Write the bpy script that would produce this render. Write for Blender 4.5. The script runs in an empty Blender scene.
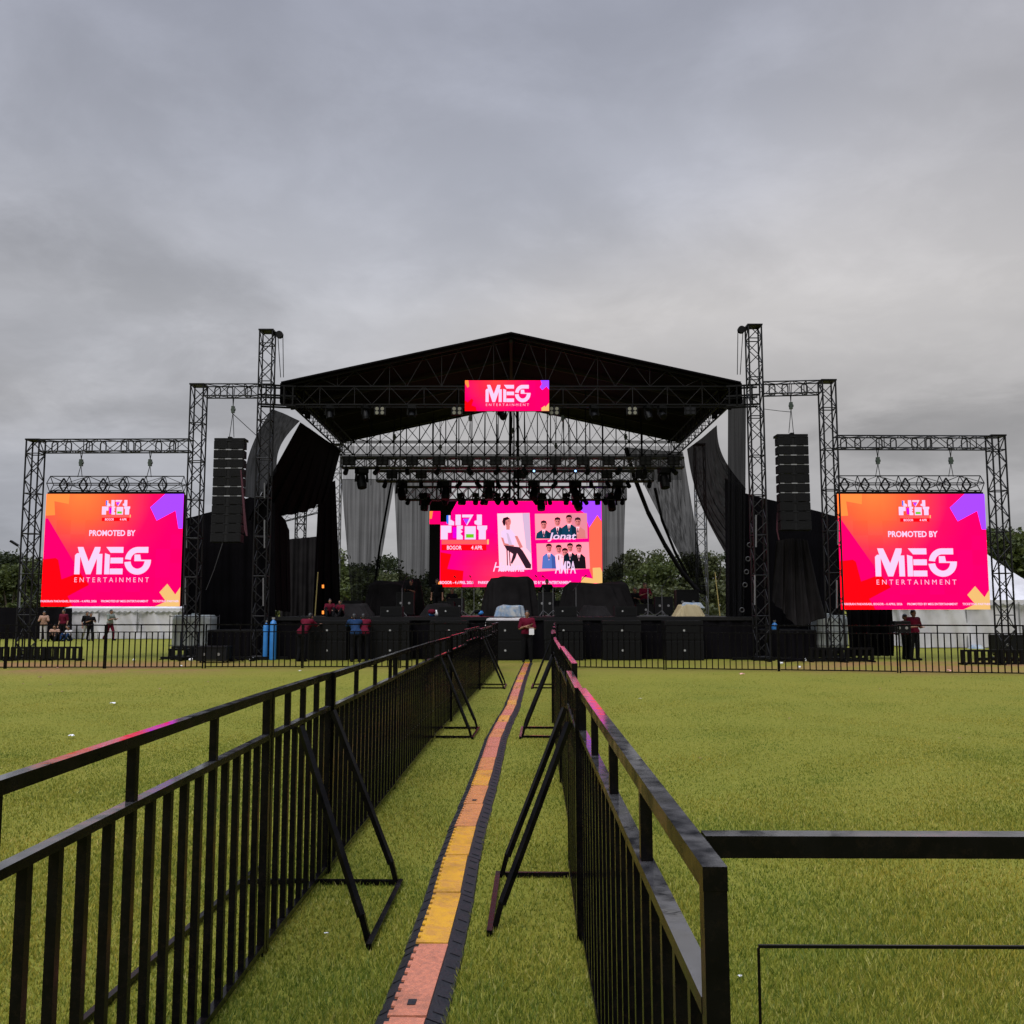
ZENITH, EXPO, NGRASS = 8.3, 0.50, 1900000
import bpy, math, random
import numpy as np
from mathutils import Vector, Matrix
R = math.radians
random.seed(11); np.random.seed(11)
sc = bpy.context.scene; col = sc.collection

# ------------------------------------------------------------------ camera geometry (photo measurements -> metres)
F, H, PT = 950.0, 1.70, math.atan(98 / 950)
CP, SP = math.cos(PT), math.sin(PT)
def W(u, v, Y):
    dx, dz = (u - 512) / F, (512 - v) / F
    k = Y / (CP - SP * dz)
    return Vector((dx * k, Y, H + (SP + CP * dz) * k))
def G(u, v):
    dx, dz = (u - 512) / F, (512 - v) / F
    k = -H / (SP + CP * dz)
    return Vector((dx * k, (CP - SP * dz) * k, 0))
def lerp(a, b, t): return a + (b - a) * t
def interp(pts, x):
    if x <= pts[0][0]: a, b = pts[0], pts[1]
    elif x >= pts[-1][0]: a, b = pts[-2], pts[-1]
    else:
        for a, b in zip(pts, pts[1:]):
            if a[0] <= x <= b[0]: break
    return a[1] + (b[1] - a[1]) * (x - a[0]) / (b[0] - a[0])

# ------------------------------------------------------------------ materials
def srgb(r, g, b):
    f = lambda c: (c / 255 / 12.92) if c / 255 <= .04045 else ((c / 255 + .055) / 1.055) ** 2.4
    return (f(r), f(g), f(b), 1)
def new_mat(name):
    m = bpy.data.materials.new(name); m.use_nodes = True
    nt = m.node_tree; b = nt.nodes['Principled BSDF']
    return m, nt, b
def N(nt, t, **kw):
    n = nt.nodes.new(t)
    for k, v in kw.items(): setattr(n, k, v)
    return n
def pmat(name, c, rough=.6, metal=0, noise=0, nscale=8, c2=None, bump=0, bscale=60, spec=.5, coat=0, rnoise=0):
    m, nt, b = new_mat(name)
    b.inputs['Base Color'].default_value = (*c[:3], 1)
    b.inputs['Roughness'].default_value = rough
    b.inputs['Metallic'].default_value = metal
    b.inputs['Specular IOR Level'].default_value = spec
    if coat: b.inputs['Coat Weight'].default_value = coat; b.inputs['Coat Roughness'].default_value = .12
    tc = N(nt, 'ShaderNodeTexCoord')
    if c2 is not None or rnoise:
        nz = N(nt, 'ShaderNodeTexNoise'); nz.inputs['Scale'].default_value = nscale; nz.inputs['Detail'].default_value = 6
        nt.links.new(tc.outputs['Object'], nz.inputs['Vector'])
        if c2 is not None:
            rp = N(nt, 'ShaderNodeValToRGB')
            rp.color_ramp.elements[0].position = .38; rp.color_ramp.elements[1].position = .64
            rp.color_ramp.elements[0].color = (*c[:3], 1); rp.color_ramp.elements[1].color = (*c2[:3], 1)
            nt.links.new(nz.outputs['Fac'], rp.inputs['Fac']); nt.links.new(rp.outputs['Color'], b.inputs['Base Color'])
        if rnoise:
            mr = N(nt, 'ShaderNodeMapRange'); mr.inputs['From Min'].default_value = .3; mr.inputs['From Max'].default_value = .7
            mr.inputs['To Min'].default_value = max(.04, rough - rnoise); mr.inputs['To Max'].default_value = rough + rnoise
            nt.links.new(nz.outputs['Fac'], mr.inputs['Value']); nt.links.new(mr.outputs['Result'], b.inputs['Roughness'])
    if bump:
        nb = N(nt, 'ShaderNodeTexNoise'); nb.inputs['Scale'].default_value = bscale; nb.inputs['Detail'].default_value = 4
        nt.links.new(tc.outputs['Object'], nb.inputs['Vector'])
        bp = N(nt, 'ShaderNodeBump'); bp.inputs['Strength'].default_value = bump; bp.inputs['Distance'].default_value = .01
        nt.links.new(nb.outputs['Fac'], bp.inputs['Height']); nt.links.new(bp.outputs['Normal'], b.inputs['Normal'])
    return m
def emat(name, c, s=1.0):
    m = bpy.data.materials.new(name); m.use_nodes = True; nt = m.node_tree; nt.nodes.clear()
    e = N(nt, 'ShaderNodeEmission'); o = N(nt, 'ShaderNodeOutputMaterial')
    e.inputs['Color'].default_value = c; e.inputs['Strength'].default_value = s
    nt.links.new(e.outputs[0], o.inputs[0]); return m

M = {}
M['paint'] = pmat('wet_black_paint', (.0012, .0012, .0020), .22, spec=.12, c2=(.0035, .0032, .0036), rnoise=.09, nscale=9, bump=.03, bscale=60)
M['rail'] = pmat('wet_rail_painted_sheen', (.016, .016, .018), .11, spec=1.0, c2=(.065, .063, .066), nscale=14, rnoise=.07, bump=.025, bscale=30)  # base colour raised to carry the sheen on wet rail tops
M['dark'] = pmat('black_steel', (.0016, .0016, .002), .5, spec=.15)
M['truss'] = pmat('dark_truss_metal', (.0035, .0035, .0048), .45, spec=.25)
M['truss_lt'] = pmat('pale_truss_metal', (.14, .14, .15), .45, .5)
M['web'] = pmat('roof_web_metal', (.017, .016, .018), .6, spec=.1)
M['vinyl'] = pmat('black_roof_vinyl', (.0012, .0010, .0016), .7, spec=.05, c2=(.0020, .0017, .0026), nscale=.6)
M['cloth'] = pmat('black_stage_cloth', (.0028, .0024, .0034), .9, spec=.06, c2=(.0045, .004, .0055), nscale=1.2)
M['cloth_gr'] = pmat('charcoal_cloth', (.012, .011, .012), .9, spec=.06, c2=(.018, .0165, .0178), nscale=2)
M['cab'] = pmat('black_speaker_cabinet', (.0025, .0025, .003), .6, spec=.2, bump=.2, bscale=300)
M['grille'] = pmat('black_speaker_grille', (.0016, .0016, .002), .6, spec=.15, bump=.5, bscale=400)
M['badge'] = pmat('white_badge', (.28, .28, .28), .4)
M['deck'] = pmat('black_stage_deck', (.005, .0048, .0055), .5, spec=.2)
M['steel'] = pmat('bright_rigging_steel', (.35, .35, .36), .35, .8)
M['motor'] = pmat('hoist_motor_body', (.03, .045, .035), .4)
M['red'] = pmat('red_strap', (.05, .008, .018), .8)
M['bluecyl'] = pmat('blue_gas_cylinder_paint', (.02, .15, .42), .45, c2=(.025, .18, .48), nscale=5)
M['tank'] = pmat('white_water_tank_plastic', (.50, .53, .53), .5, c2=(.42, .46, .46), nscale=3)
M['tent'] = pmat('white_marquee_vinyl', (.50, .49, .51), .6, c2=(.40, .39, .415), nscale=1.1)
M['yellow'] = pmat('yellow_pole_paint', (.30, .24, .08), .6)
M['orange'] = emat('amber_light', (1, .25, .04, 1), 1.2)
M['blue_lt'] = emat('blue_light', (.35, .6, 1, 1), 1.5)
M['pale_led'] = pmat('pale_blinder_lens', (.16, .155, .12), .3)
M['rubber'] = pmat('black_ramp_rubber', (.005, .005, .008), .5, spec=.35, c2=(.010, .010, .014), nscale=20, bump=.5, bscale=70)
M['lid_y'] = pmat('yellow_ramp_lid', (.60, .31, .014), .24, c2=(.46, .22, .03), nscale=14, bump=.2, bscale=120, rnoise=.1)
M['lid_s'] = pmat('faded_salmon_ramp_lid', (.52, .18, .105), .27, c2=(.36, .13, .08), nscale=40, bump=.3, bscale=150, rnoise=.1)
M['lid_o'] = pmat('orange_ramp_lid', (.54, .22, .06), .25, c2=(.42, .17, .06), nscale=25, bump=.25, bscale=130, rnoise=.1)
def dirty(m, scale=3.2, dirt=(.05, .035, .02), amt=.5):
    nt = m.node_tree; b = nt.nodes['Principled BSDF']; src = b.inputs['Base Color'].links[0].from_socket
    g = N(nt, 'ShaderNodeNewGeometry'); nz = N(nt, 'ShaderNodeTexNoise'); nz.inputs['Scale'].default_value = scale; nz.inputs['Detail'].default_value = 9; nz.inputs['Roughness'].default_value = .72
    nt.links.new(g.outputs['Position'], nz.inputs['Vector'])
    r = N(nt, 'ShaderNodeValToRGB'); r.color_ramp.elements[0].position = .50; r.color_ramp.elements[1].position = .72; r.color_ramp.elements[1].color = (amt, amt, amt, 1)
    nt.links.new(nz.outputs['Fac'], r.inputs[0])
    mx = N(nt, 'ShaderNodeMix', data_type='RGBA'); mx.inputs['B'].default_value = (*dirt, 1)
    nt.links.new(r.outputs[0], mx.inputs['Factor']); nt.links.new(src, mx.inputs['A']); nt.links.new(mx.outputs['Result'], b.inputs['Base Color'])
for k_ in ('lid_y', 'lid_s', 'lid_o'): dirty(M[k_])
dirty(M['paint'], 46, (.014, .009, .006), .45); dirty(M['rubber'], 5, (.013, .012, .009)); dirty(M['tent'], 1.3, (.30, .29, .29))
M['skin'] = pmat('brown_skin', (.23, .11, .065), .55)
M['hair'] = pmat('black_hair', (.004, .0035, .0035), .5)
M['maroon'] = pmat('maroon_shirt', (.09, .004, .016), .85, spec=.1)
M['redshirt'] = pmat('red_shirt', (.085, .005, .016), .85, spec=.1)
M['blueshirt'] = pmat('navy_blue_shirt', (.010, .028, .075), .85, spec=.1)
M['blackcloth'] = pmat('black_garment', (.004, .004, .005), .85, spec=.1)
M['greyshirt'] = pmat('grey_green_shirt', (.13, .15, .13), .8)
M['tan'] = pmat('tan_garment', (.28, .16, .11), .8)
M['pale'] = pmat('pale_garment', (.38, .36, .36), .8)
M['whitecl'] = pmat('white_cloth', (.62, .62, .64), .8)
M['bluesheet'] = pmat('pale_blue_sheet', (.16, .24, .36), .7, c2=(.36, .37, .37), nscale=6)
M['beige'] = pmat('beige_sheet', (.34, .28, .16), .7)
M['pinkpaper'] = pmat('pink_paper', (.7, .35, .35), .8)
M['valance_shade'] = pmat('valance_shade_grey', (.28, .28, .27), .9)  # grey of the painted shade line on the marquee valance
M['lamp'] = pmat('grey_lamp_pole', (.20, .20, .21), .5, .4)
M['bark'] = pmat('brown_bark', (.055, .042, .032), .95, c2=(.09, .07, .05), nscale=4)

def leaf_mat(name, a, b):
    m, nt, p = new_mat(name)
    g = N(nt, 'ShaderNodeNewGeometry'); rp = N(nt, 'ShaderNodeValToRGB')
    rp.color_ramp.elements[0].color = (*a, 1); rp.color_ramp.elements[1].color = (*b, 1)
    nt.links.new(g.outputs['Random Per Island'], rp.inputs['Fac'])
    nt.links.new(rp.outputs['Color'], p.inputs['Base Color'])
    p.inputs['Roughness'].default_value = .6; p.inputs['Specular IOR Level'].default_value = .25
    t = N(nt, 'ShaderNodeBsdfTranslucent'); nt.links.new(rp.outputs['Color'], t.inputs['Color'])
    mx = N(nt, 'ShaderNodeMixShader'); mx.inputs[0].default_value = .3
    nt.links.new(p.outputs[0], mx.inputs[1]); nt.links.new(t.outputs[0], mx.inputs[2])
    nt.links.new(mx.outputs[0], nt.nodes['Material Output'].inputs[0])
    return m
M['leaf'] = [leaf_mat('dark_green_leaf', (.014, .022, .008), (.045, .058, .020)),
             leaf_mat('olive_leaf', (.028, .036, .013), (.085, .095, .034)),
             leaf_mat('fresh_green_leaf', (.028, .040, .010), (.085, .105, .028)),
             leaf_mat('russet_leaf', (.045, .034, .016), (.11, .080, .036))]

def scrim_mat(name, c, alpha, var=.10):
    m, nt, p = new_mat(name)
    p.inputs['Base Color'].default_value = (*c, 1); p.inputs['Roughness'].default_value = .9; p.inputs['Specular IOR Level'].default_value = .05
    tr = N(nt, 'ShaderNodeBsdfTransparent'); mx = N(nt, 'ShaderNodeMixShader')
    tc = N(nt, 'ShaderNodeTexCoord'); mp = N(nt, 'ShaderNodeMapping'); mp.inputs['Scale'].default_value = (9, 9, .12)
    nz = N(nt, 'ShaderNodeTexNoise'); nz.inputs['Scale'].default_value = 1.0; nz.inputs['Detail'].default_value = 3
    mr = N(nt, 'ShaderNodeMapRange'); mr.inputs['From Min'].default_value = .3; mr.inputs['From Max'].default_value = .7
    mr.inputs['To Min'].default_value = alpha - var; mr.inputs['To Max'].default_value = alpha + var
    nt.links.new(tc.outputs['Object'], mp.inputs['Vector']); nt.links.new(mp.outputs[0], nz.inputs['Vector'])
    nt.links.new(nz.outputs['Fac'], mr.inputs['Value']); nt.links.new(mr.outputs[0], mx.inputs[0])
    nt.links.new(tr.outputs[0], mx.inputs[1]); nt.links.new(p.outputs[0], mx.inputs[2])
    nt.links.new(mx.outputs[0], nt.nodes['Material Output'].inputs[0])
    return m
M['scrim'] = scrim_mat('grey_see_through_scrim', (.014, .014, .015), .79)
M['scrim_lt'] = scrim_mat('pale_see_through_scrim', (.016, .016, .017), .44)
M['swag'] = scrim_mat('dark_swag_cloth', (.017, .0155, .017), .965, .03)
M['scrim_mid'] = scrim_mat('dense_see_through_scrim', (.014, .014, .015), .86)
M['truss_mid'] = pmat('grey_lighting_truss_metal', (.030, .030, .033), .45, .2)
M['scrim_dk'] = scrim_mat('dark_see_through_scrim', (.006, .006, .007), .94, .025)

# ------------------------------------------------------------------ mesh builder
class MB:
    def __init__(s): s.v = []; s.f = []; s.mi = []; s.sm = []
    def add(s, vs, fs, m=0, sm=False):
        o = len(s.v); s.v += [tuple(p) for p in vs]
        s.f += [tuple(i + o for i in f) for f in fs]; s.mi += [m] * len(fs); s.sm += [sm] * len(fs); return s
    def box(s, c, size, m=0, rot=None, bev=0):
        x, y, z = (d / 2 for d in size); c = Vector(c)
        vs = [Vector((a * x, b * y, d * z)) for a in (-1, 1) for b in (-1, 1) for d in (-1, 1)]
        if rot is not None: vs = [rot @ p for p in vs]
        return s.add([c + p for p in vs], [(0, 1, 3, 2), (4, 6, 7, 5), (0, 4, 5, 1), (2, 3, 7, 6), (0, 2, 6, 4), (1, 5, 7, 3)], m)
    def bar(s, a, b, w, h=None, m=0, up=(0, 0, 1)):
        a, b = Vector(a), Vector(b); d = (b - a).normalized(); up = Vector(up)
        if abs(d.dot(up)) > .98: up = Vector((0, 1, 0))
        sx = d.cross(up).normalized(); sz = sx.cross(d).normalized(); h = h or w
        vs = [p + sx * (i * w / 2) + sz * (j * h / 2) for p in (a, b) for i, j in ((-1, -1), (1, -1), (1, 1), (-1, 1))]
        return s.add(vs, [(3, 2, 1, 0), (4, 5, 6, 7), (0, 1, 5, 4), (1, 2, 6, 5), (2, 3, 7, 6), (3, 0, 4, 7)], m)
    def tube(s, a, b, r, r2=None, n=6, m=0, cap=True, sm=True):
        a, b = Vector(a), Vector(b); d = (b - a).normalized(); r2 = r if r2 is None else r2
        u = d.orthogonal().normalized(); w = d.cross(u)
        ring = [u * math.cos(2 * math.pi * k / n) + w * math.sin(2 * math.pi * k / n) for k in range(n)]
        s.add([a + q * r for q in ring] + [b + q * r2 for q in ring], [(k, (k + 1) % n, (k + 1) % n + n, k + n) for k in range(n)], m, sm)
        if cap: s.add([a + q * r for q in ring] + [b + q * r2 for q in ring], [tuple(reversed(range(n))), tuple(range(n, 2 * n))], m)
        return s
    def path(s, pts, r, n=6, m=0):
        for a, b in zip(pts, pts[1:]): s.tube(a, b, r, n=n, m=m)
        return s
    def lathe(s, prof, n=14, c=(0, 0, 0), m=0):
        c = Vector(c); vs = []
        for r, z in prof: vs += [c + Vector((r * math.cos(2 * math.pi * k / n), r * math.sin(2 * math.pi * k / n), z)) for k in range(n)]
        fs = [(i * n + k, i * n + (k + 1) % n, (i + 1) * n + (k + 1) % n, (i + 1) * n + k) for i in range(len(prof) - 1) for k in range(n)]
        return s.add(vs, fs, m, True)
    def prism(s, pts, y0, y1, m=0):          # polygon in x,z extruded along y
        n = len(pts)
        vs = [(x, y0, z) for x, z in pts] + [(x, y1, z) for x, z in pts]
        return s.add(vs, [tuple(range(n)), tuple(reversed(range(n, 2 * n)))] + [(k, k + n, (k + 1) % n + n, (k + 1) % n) for k in range(n)], m)
    def flat(s, pts, y, m=0): return s.add([(x, y, z) for x, z in pts], [tuple(range(len(pts)))], m)
    def grid(s, fn, nu, nv, m=0, sm=True):
        vs = [fn(i / nu, j / nv) for j in range(nv + 1) for i in range(nu + 1)]
        fs = [(j * (nu + 1) + i, j * (nu + 1) + i + 1, (j + 1) * (nu + 1) + i + 1, (j + 1) * (nu + 1) + i) for j in range(nv) for i in range(nu)]
        return s.add(vs, fs, m, sm)
    def mesh(s, name, mats, off=None):
        me = bpy.data.meshes.new(name)
        v = s.v if off is None else [(p[0] - off[0], p[1] - off[1], p[2] - off[2]) for p in s.v]
        me.from_pydata(v, [], s.f)
        for m in (mats if isinstance(mats, (list, tuple)) else [mats]): me.materials.append(m)
        me.polygons.foreach_set('material_index', s.mi); me.polygons.foreach_set('use_smooth', s.sm)
        me.update(); return me
    def build(s, name, mats, parent=None, world=False):
        return link(name, s.mesh(name, mats, parent.location if (world and parent) else None), parent)
def link(name, me, parent=None):
    o = bpy.data.objects.new(name, me); col.objects.link(o)
    if parent: o.parent = parent
    return o
def tag(o, label, cat, group=None, kind=None):
    if label: o['label'] = label
    if cat: o['category'] = cat
    if group: o['group'] = group
    if kind: o['kind'] = kind
    return o
def thing(name, label, cat, loc=(0, 0, 0), rz=0, group=None):
    o = bpy.data.objects.new(name, None); o.empty_display_size = .1; col.objects.link(o)
    o.location = Vector(loc); o.rotation_euler = (0, 0, rz); return tag(o, label, cat, group)
def kids(o): return [c for c in bpy.data.objects if c.parent is o]
def dup(root, loc, rz=None, label=None, group=None):
    def cp(o, par):
        c = o.copy(); col.objects.link(c); c.parent = par
        for ch in list(o.children): cp(ch, c)
        return c
    r = cp(root, None); r.location = Vector(loc)
    if rz is not None: r.rotation_euler = (0, 0, rz)
    if label: r['label'] = label
    if group: r['group'] = group
    return r
ORD = ['first', 'second', 'third', 'fourth', 'fifth', 'sixth', 'seventh', 'eighth', 'ninth', 'tenth', 'eleventh', 'twelfth', 'thirteenth', 'fourteenth', 'fifteenth', 'sixteenth', 'seventeenth', 'eighteenth', 'nineteenth', 'twentieth']
def ordinal(n):
    if n <= 20: return ORD[n - 1]
    t = {2: 'twenty', 3: 'thirty', 4: 'forty'}[n // 10]
    return {'twenty': 'twentieth', 'thirty': 'thirtieth', 'forty': 'fortieth'}[t] if n % 10 == 0 else t + ' ' + ORD[n % 10 - 1]

# ------------------------------------------------------------------ text
def text_mesh(txt, x0, z0, x1, z1, y, bold=0, space=1.0, shear=0):
    cu = bpy.data.curves.new('text', 'FONT'); cu.body = txt; cu.resolution_u = 3; cu.offset = bold; cu.space_character = space; cu.shear = shear
    ob = bpy.data.objects.new('text', cu); col.objects.link(ob)
    me = bpy.data.meshes.new_from_object(ob)
    bpy.data.objects.remove(ob); bpy.data.curves.remove(cu)
    v = [p.co.copy() for p in me.vertices]
    a, b = min(p.x for p in v), max(p.x for p in v); c, d = min(p.y for p in v), max(p.y for p in v)
    vs = [((x0 + (p.x - a) / (b - a) * (x1 - x0)), y, (z0 + (p.y - c) / (d - c) * (z1 - z0))) for p in v]
    fs = [tuple(p.vertices) for p in me.polygons]; bpy.data.meshes.remove(me)
    return vs, fs
# ------------------------------------------------------------------ world, sun, camera
w = bpy.data.worlds.new('World'); sc.world = w; w.use_nodes = True
nt = w.node_tree; nt.nodes.clear()
out = N(nt, 'ShaderNodeOutputWorld'); bg = N(nt, 'ShaderNodeBackground'); nt.links.new(bg.outputs[0], out.inputs[0])
SUN_EL, SUN_AZ = 48, 205
sky = N(nt, 'ShaderNodeTexSky'); sky.sky_type = 'NISHITA'; sky.sun_disc = False
sky.sun_elevation = R(SUN_EL); sky.sun_rotation = R(SUN_AZ)
sk = N(nt, 'ShaderNodeVectorMath', operation='SCALE'); sk.inputs['Scale'].default_value = .10
nt.links.new(sky.outputs[0], sk.inputs[0])
tc = N(nt, 'ShaderNodeTexCoord'); sp = N(nt, 'ShaderNodeSeparateXYZ'); nt.links.new(tc.outputs['Generated'], sp.inputs[0])
def math_(op, a, b=None, clamp=False):
    n = N(nt, 'ShaderNodeMath', operation=op); n.use_clamp = clamp
    for i, x in enumerate((a, b)):
        if x is None: continue
        if isinstance(x, (int, float)): n.inputs[i].default_value = x
        else: nt.links.new(x, n.inputs[i])
    return n.outputs[0]
zc = math_('MAXIMUM', sp.outputs['Z'], 0.0)
den = math_('ADD', zc, .22)
cx = math_('DIVIDE', sp.outputs['X'], den); cy = math_('DIVIDE', sp.outputs['Y'], den)
cb = N(nt, 'ShaderNodeCombineXYZ'); nt.links.new(cx, cb.inputs[0]); nt.links.new(cy, cb.inputs[1])
def noise(scale, det, off, rough=.55, dist=0.0):
    mp = N(nt, 'ShaderNodeMapping'); mp.inputs['Location'].default_value = off; nt.links.new(cb.outputs[0], mp.inputs[0])
    n = N(nt, 'ShaderNodeTexNoise'); n.inputs['Scale'].default_value = scale; n.inputs['Detail'].default_value = det
    n.inputs['Roughness'].default_value = rough; n.inputs['Distortion'].default_value = dist
    nt.links.new(mp.outputs[0], n.inputs['Vector']); return n.outputs['Fac']
big = noise(.62, 5, (3.1, 1.7, 0), .5, .3); fine = noise(2.6, 7, (0.4, 5.2, 0), .58, .4); tint = noise(.42, 2, (7, 3, 0))
rp = N(nt, 'ShaderNodeValToRGB'); cr = rp.color_ramp
cr.elements[0].position = 0; cr.elements[0].color = srgb(154, 155, 160)
cr.elements[1].position = 1; cr.elements[1].color = srgb(150, 154, 164)
for p, c in ((.10, (168, 167, 170)), (.20, (183, 181, 182)), (.30, (189, 187, 188)), (.42, (174, 174, 180)), (.55, (160, 161, 170))):
    e = cr.elements.new(p); e.color = srgb(*c)
nt.links.new(zc, rp.inputs[0])
def mr_(v, a, b, c, d):
    n = N(nt, 'ShaderNodeMapRange'); nt.links.new(v, n.inputs['Value']); n.interpolation_type = 'SMOOTHSTEP'
    for k, x in zip(('From Min', 'From Max', 'To Min', 'To Max'), (a, b, c, d)): n.inputs[k].default_value = x
    return n.outputs['Result']
b1 = mr_(big, .32, .68, .66, .775); b2 = mr_(fine, .32, .70, .93, 1.07)
wisp = mr_(noise(4.6, 7, (9.3, 2.2, 0), .60, .25), .42, .72, .985, 1.08)
mul = math_('MULTIPLY', math_('MULTIPLY', b1, b2), wisp)
# a paler break in the cloud ahead and a darker bank low on one side, both ragged with noise
def blob(x, z, rx, rz, lo, hi):
    a_ = math_('DIVIDE', math_('SUBTRACT', sp.outputs['X'], x), rx); b_ = math_('DIVIDE', math_('SUBTRACT', sp.outputs['Z'], z), rz)
    d_ = math_('ADD', math_('MULTIPLY', a_, a_), math_('MULTIPLY', b_, b_)); d_ = math_('ADD', d_, math_('MULTIPLY', math_('SUBTRACT', fine, .5), 2.6))
    f_ = math_('GREATER_THAN', sp.outputs['Y'], 0)
    return math_('ADD', 1.0, math_('MULTIPLY', mr_(d_, .15, 1.25, lo, hi), f_))
mul = math_('MULTIPLY', mul, blob(.10, .35, .42, .13, .13, 0))
mul = math_('MULTIPLY', mul, blob(.46, .17, .15, .045, -.24, 0))
mul = math_('MULTIPLY', mul, blob(-.22, .40, .35, .10, -.06, 0))
mul = math_('MULTIPLY', mul, blob(-.46, .26, .28, .10, -.20, 0))
zen = mr_(zc, .60, .95, 1.0, ZENITH); beh = mr_(sp.outputs['Y'], -.1, -.8, 1.0, 1.0)
mul = math_('MULTIPLY', mul, zen); mul = math_('MULTIPLY', mul, beh)
tm = N(nt, 'ShaderNodeMix', data_type='RGBA'); nt.links.new(mr_(math_('ADD', math_('ADD', tint, math_('MULTIPLY', sp.outputs['X'], .30)), math_('MULTIPLY', math_('SUBTRACT', .36, zc), .55)), .36, .62, 0, 1), tm.inputs['Factor'])
tm.inputs['A'].default_value = (.955, .988, 1.045, 1); tm.inputs['B'].default_value = (1.015, 1.005, .985, 1)
tmul = N(nt, 'ShaderNodeMix', data_type='RGBA', blend_type='MULTIPLY'); tmul.inputs['Factor'].default_value = 1
nt.links.new(rp.outputs[0], tmul.inputs['A']); nt.links.new(tm.outputs['Result'], tmul.inputs['B'])
sc2 = N(nt, 'ShaderNodeVectorMath', operation='SCALE'); nt.links.new(tmul.outputs['Result'], sc2.inputs[0]); nt.links.new(mul, sc2.inputs['Scale'])
mix = N(nt, 'ShaderNodeMix', data_type='RGBA'); mix.inputs['Factor'].default_value = .97
nt.links.new(sk.outputs[0], mix.inputs['A']); nt.links.new(sc2.outputs[0], mix.inputs['B'])
nt.links.new(mix.outputs['Result'], bg.inputs[0]); bg.inputs[1].default_value = 1.0

sun = bpy.data.lights.new('sun', 'SUN'); sun.energy = 1.5; sun.angle = R(30); sun.color = (1, .96, .9)
so = bpy.data.objects.new('sun', sun); col.objects.link(so)
so.rotation_euler = Vector((math.sin(R(SUN_AZ)) * math.cos(R(SUN_EL)), math.cos(R(SUN_AZ)) * math.cos(R(SUN_EL)), math.sin(R(SUN_EL)))).to_track_quat('Z', 'Y').to_euler()
cam = bpy.data.cameras.new('camera'); cam.sensor_width = 36; cam.lens = F / 1024 * 36; cam.clip_start = .05; cam.clip_end = 3000
co = bpy.data.objects.new('camera', cam); col.objects.link(co); co.location = (0, 0, H); co.rotation_euler = (R(90) + PT, 0, 0); sc.camera = co
vs_ = sc.view_settings; vs_.view_transform = 'Standard'; vs_.look = 'None'; vs_.exposure = EXPO; vs_.gamma = 1
sc.cycles.use_denoising = True; sc.cycles.max_bounces = 6; sc.cycles.transparent_max_bounces = 12; sc.cycles.sample_clamp_indirect = 5

# ------------------------------------------------------------------ ground
gm, nt, p = new_mat('grass_field')
tc = N(nt, 'ShaderNodeTexCoord')
def gn(scale, det, loc=(0, 0, 0), sx=(1, 1, 1)):
    mp = N(nt, 'ShaderNodeMapping'); mp.inputs['Location'].default_value = loc; mp.inputs['Scale'].default_value = sx
    nt.links.new(tc.outputs['Object'], mp.inputs[0])
    n = N(nt, 'ShaderNodeTexNoise'); n.inputs['Scale'].default_value = scale; n.inputs['Detail'].default_value = det; n.inputs['Roughness'].default_value = .6
    nt.links.new(mp.outputs[0], n.inputs['Vector']); return n.outputs['Fac']
def ramp(v, stops):
    r = N(nt, 'ShaderNodeValToRGB'); e = r.color_ramp.elements
    e[0].position, e[0].color = stops[0][0], (*stops[0][1], 1); e[1].position, e[1].color = stops[-1][0], (*stops[-1][1], 1)
    for q, c in stops[1:-1]: x = e.new(q); x.color = (*c, 1)
    nt.links.new(v, r.inputs[0]); return r.outputs[0]
def mixc(f, a, b, mode='MIX'):
    m = N(nt, 'ShaderNodeMix', data_type='RGBA', blend_type=mode)
    if isinstance(f, (int, float)): m.inputs['Factor'].default_value = f
    else: nt.links.new(f, m.inputs['Factor'])
    nt.links.new(a, m.inputs['A']); nt.links.new(b, m.inputs['B']); return m.outputs['Result']
c1 = ramp(gn(.35, 5), [(.3, (.165, .178, .016)), (.5, (.215, .208, .020)), (.7, (.265, .235, .030))])
c2 = ramp(gn(9, 6), [(.3, (.060, .075, .013)), (.55, (.125, .128, .024)), (.75, (.20, .180, .045))])
c3 = ramp(gn(70, 3), [(.3, (.045, .06, .012)), (.6, (.16, .155, .028)), (.8, (.24, .22, .05))])
cc = mixc(.45, c1, c2); cc = mixc(.35, cc, c3)
spx = N(nt, 'ShaderNodeSeparateXYZ'); nt.links.new(tc.outputs['Object'], spx.inputs[0])
def mr2(v, a, b, c, d):
    n = N(nt, 'ShaderNodeMapRange'); nt.links.new(v, n.inputs['Value']); n.interpolation_type = 'SMOOTHSTEP'
    for k, x in zip(('From Min', 'From Max', 'To Min', 'To Max'), (a, b, c, d)): n.inputs[k].default_value = x
    return n.outputs['Result']
def m2(op, a, b):
    n = N(nt, 'ShaderNodeMath', operation=op); n.use_clamp = True
    for i, x in enumerate((a, b)):
        if isinstance(x, (int, float)): n.inputs[i].default_value = x
        else: nt.links.new(x, n.inputs[i])
    return n.outputs[0]
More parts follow.
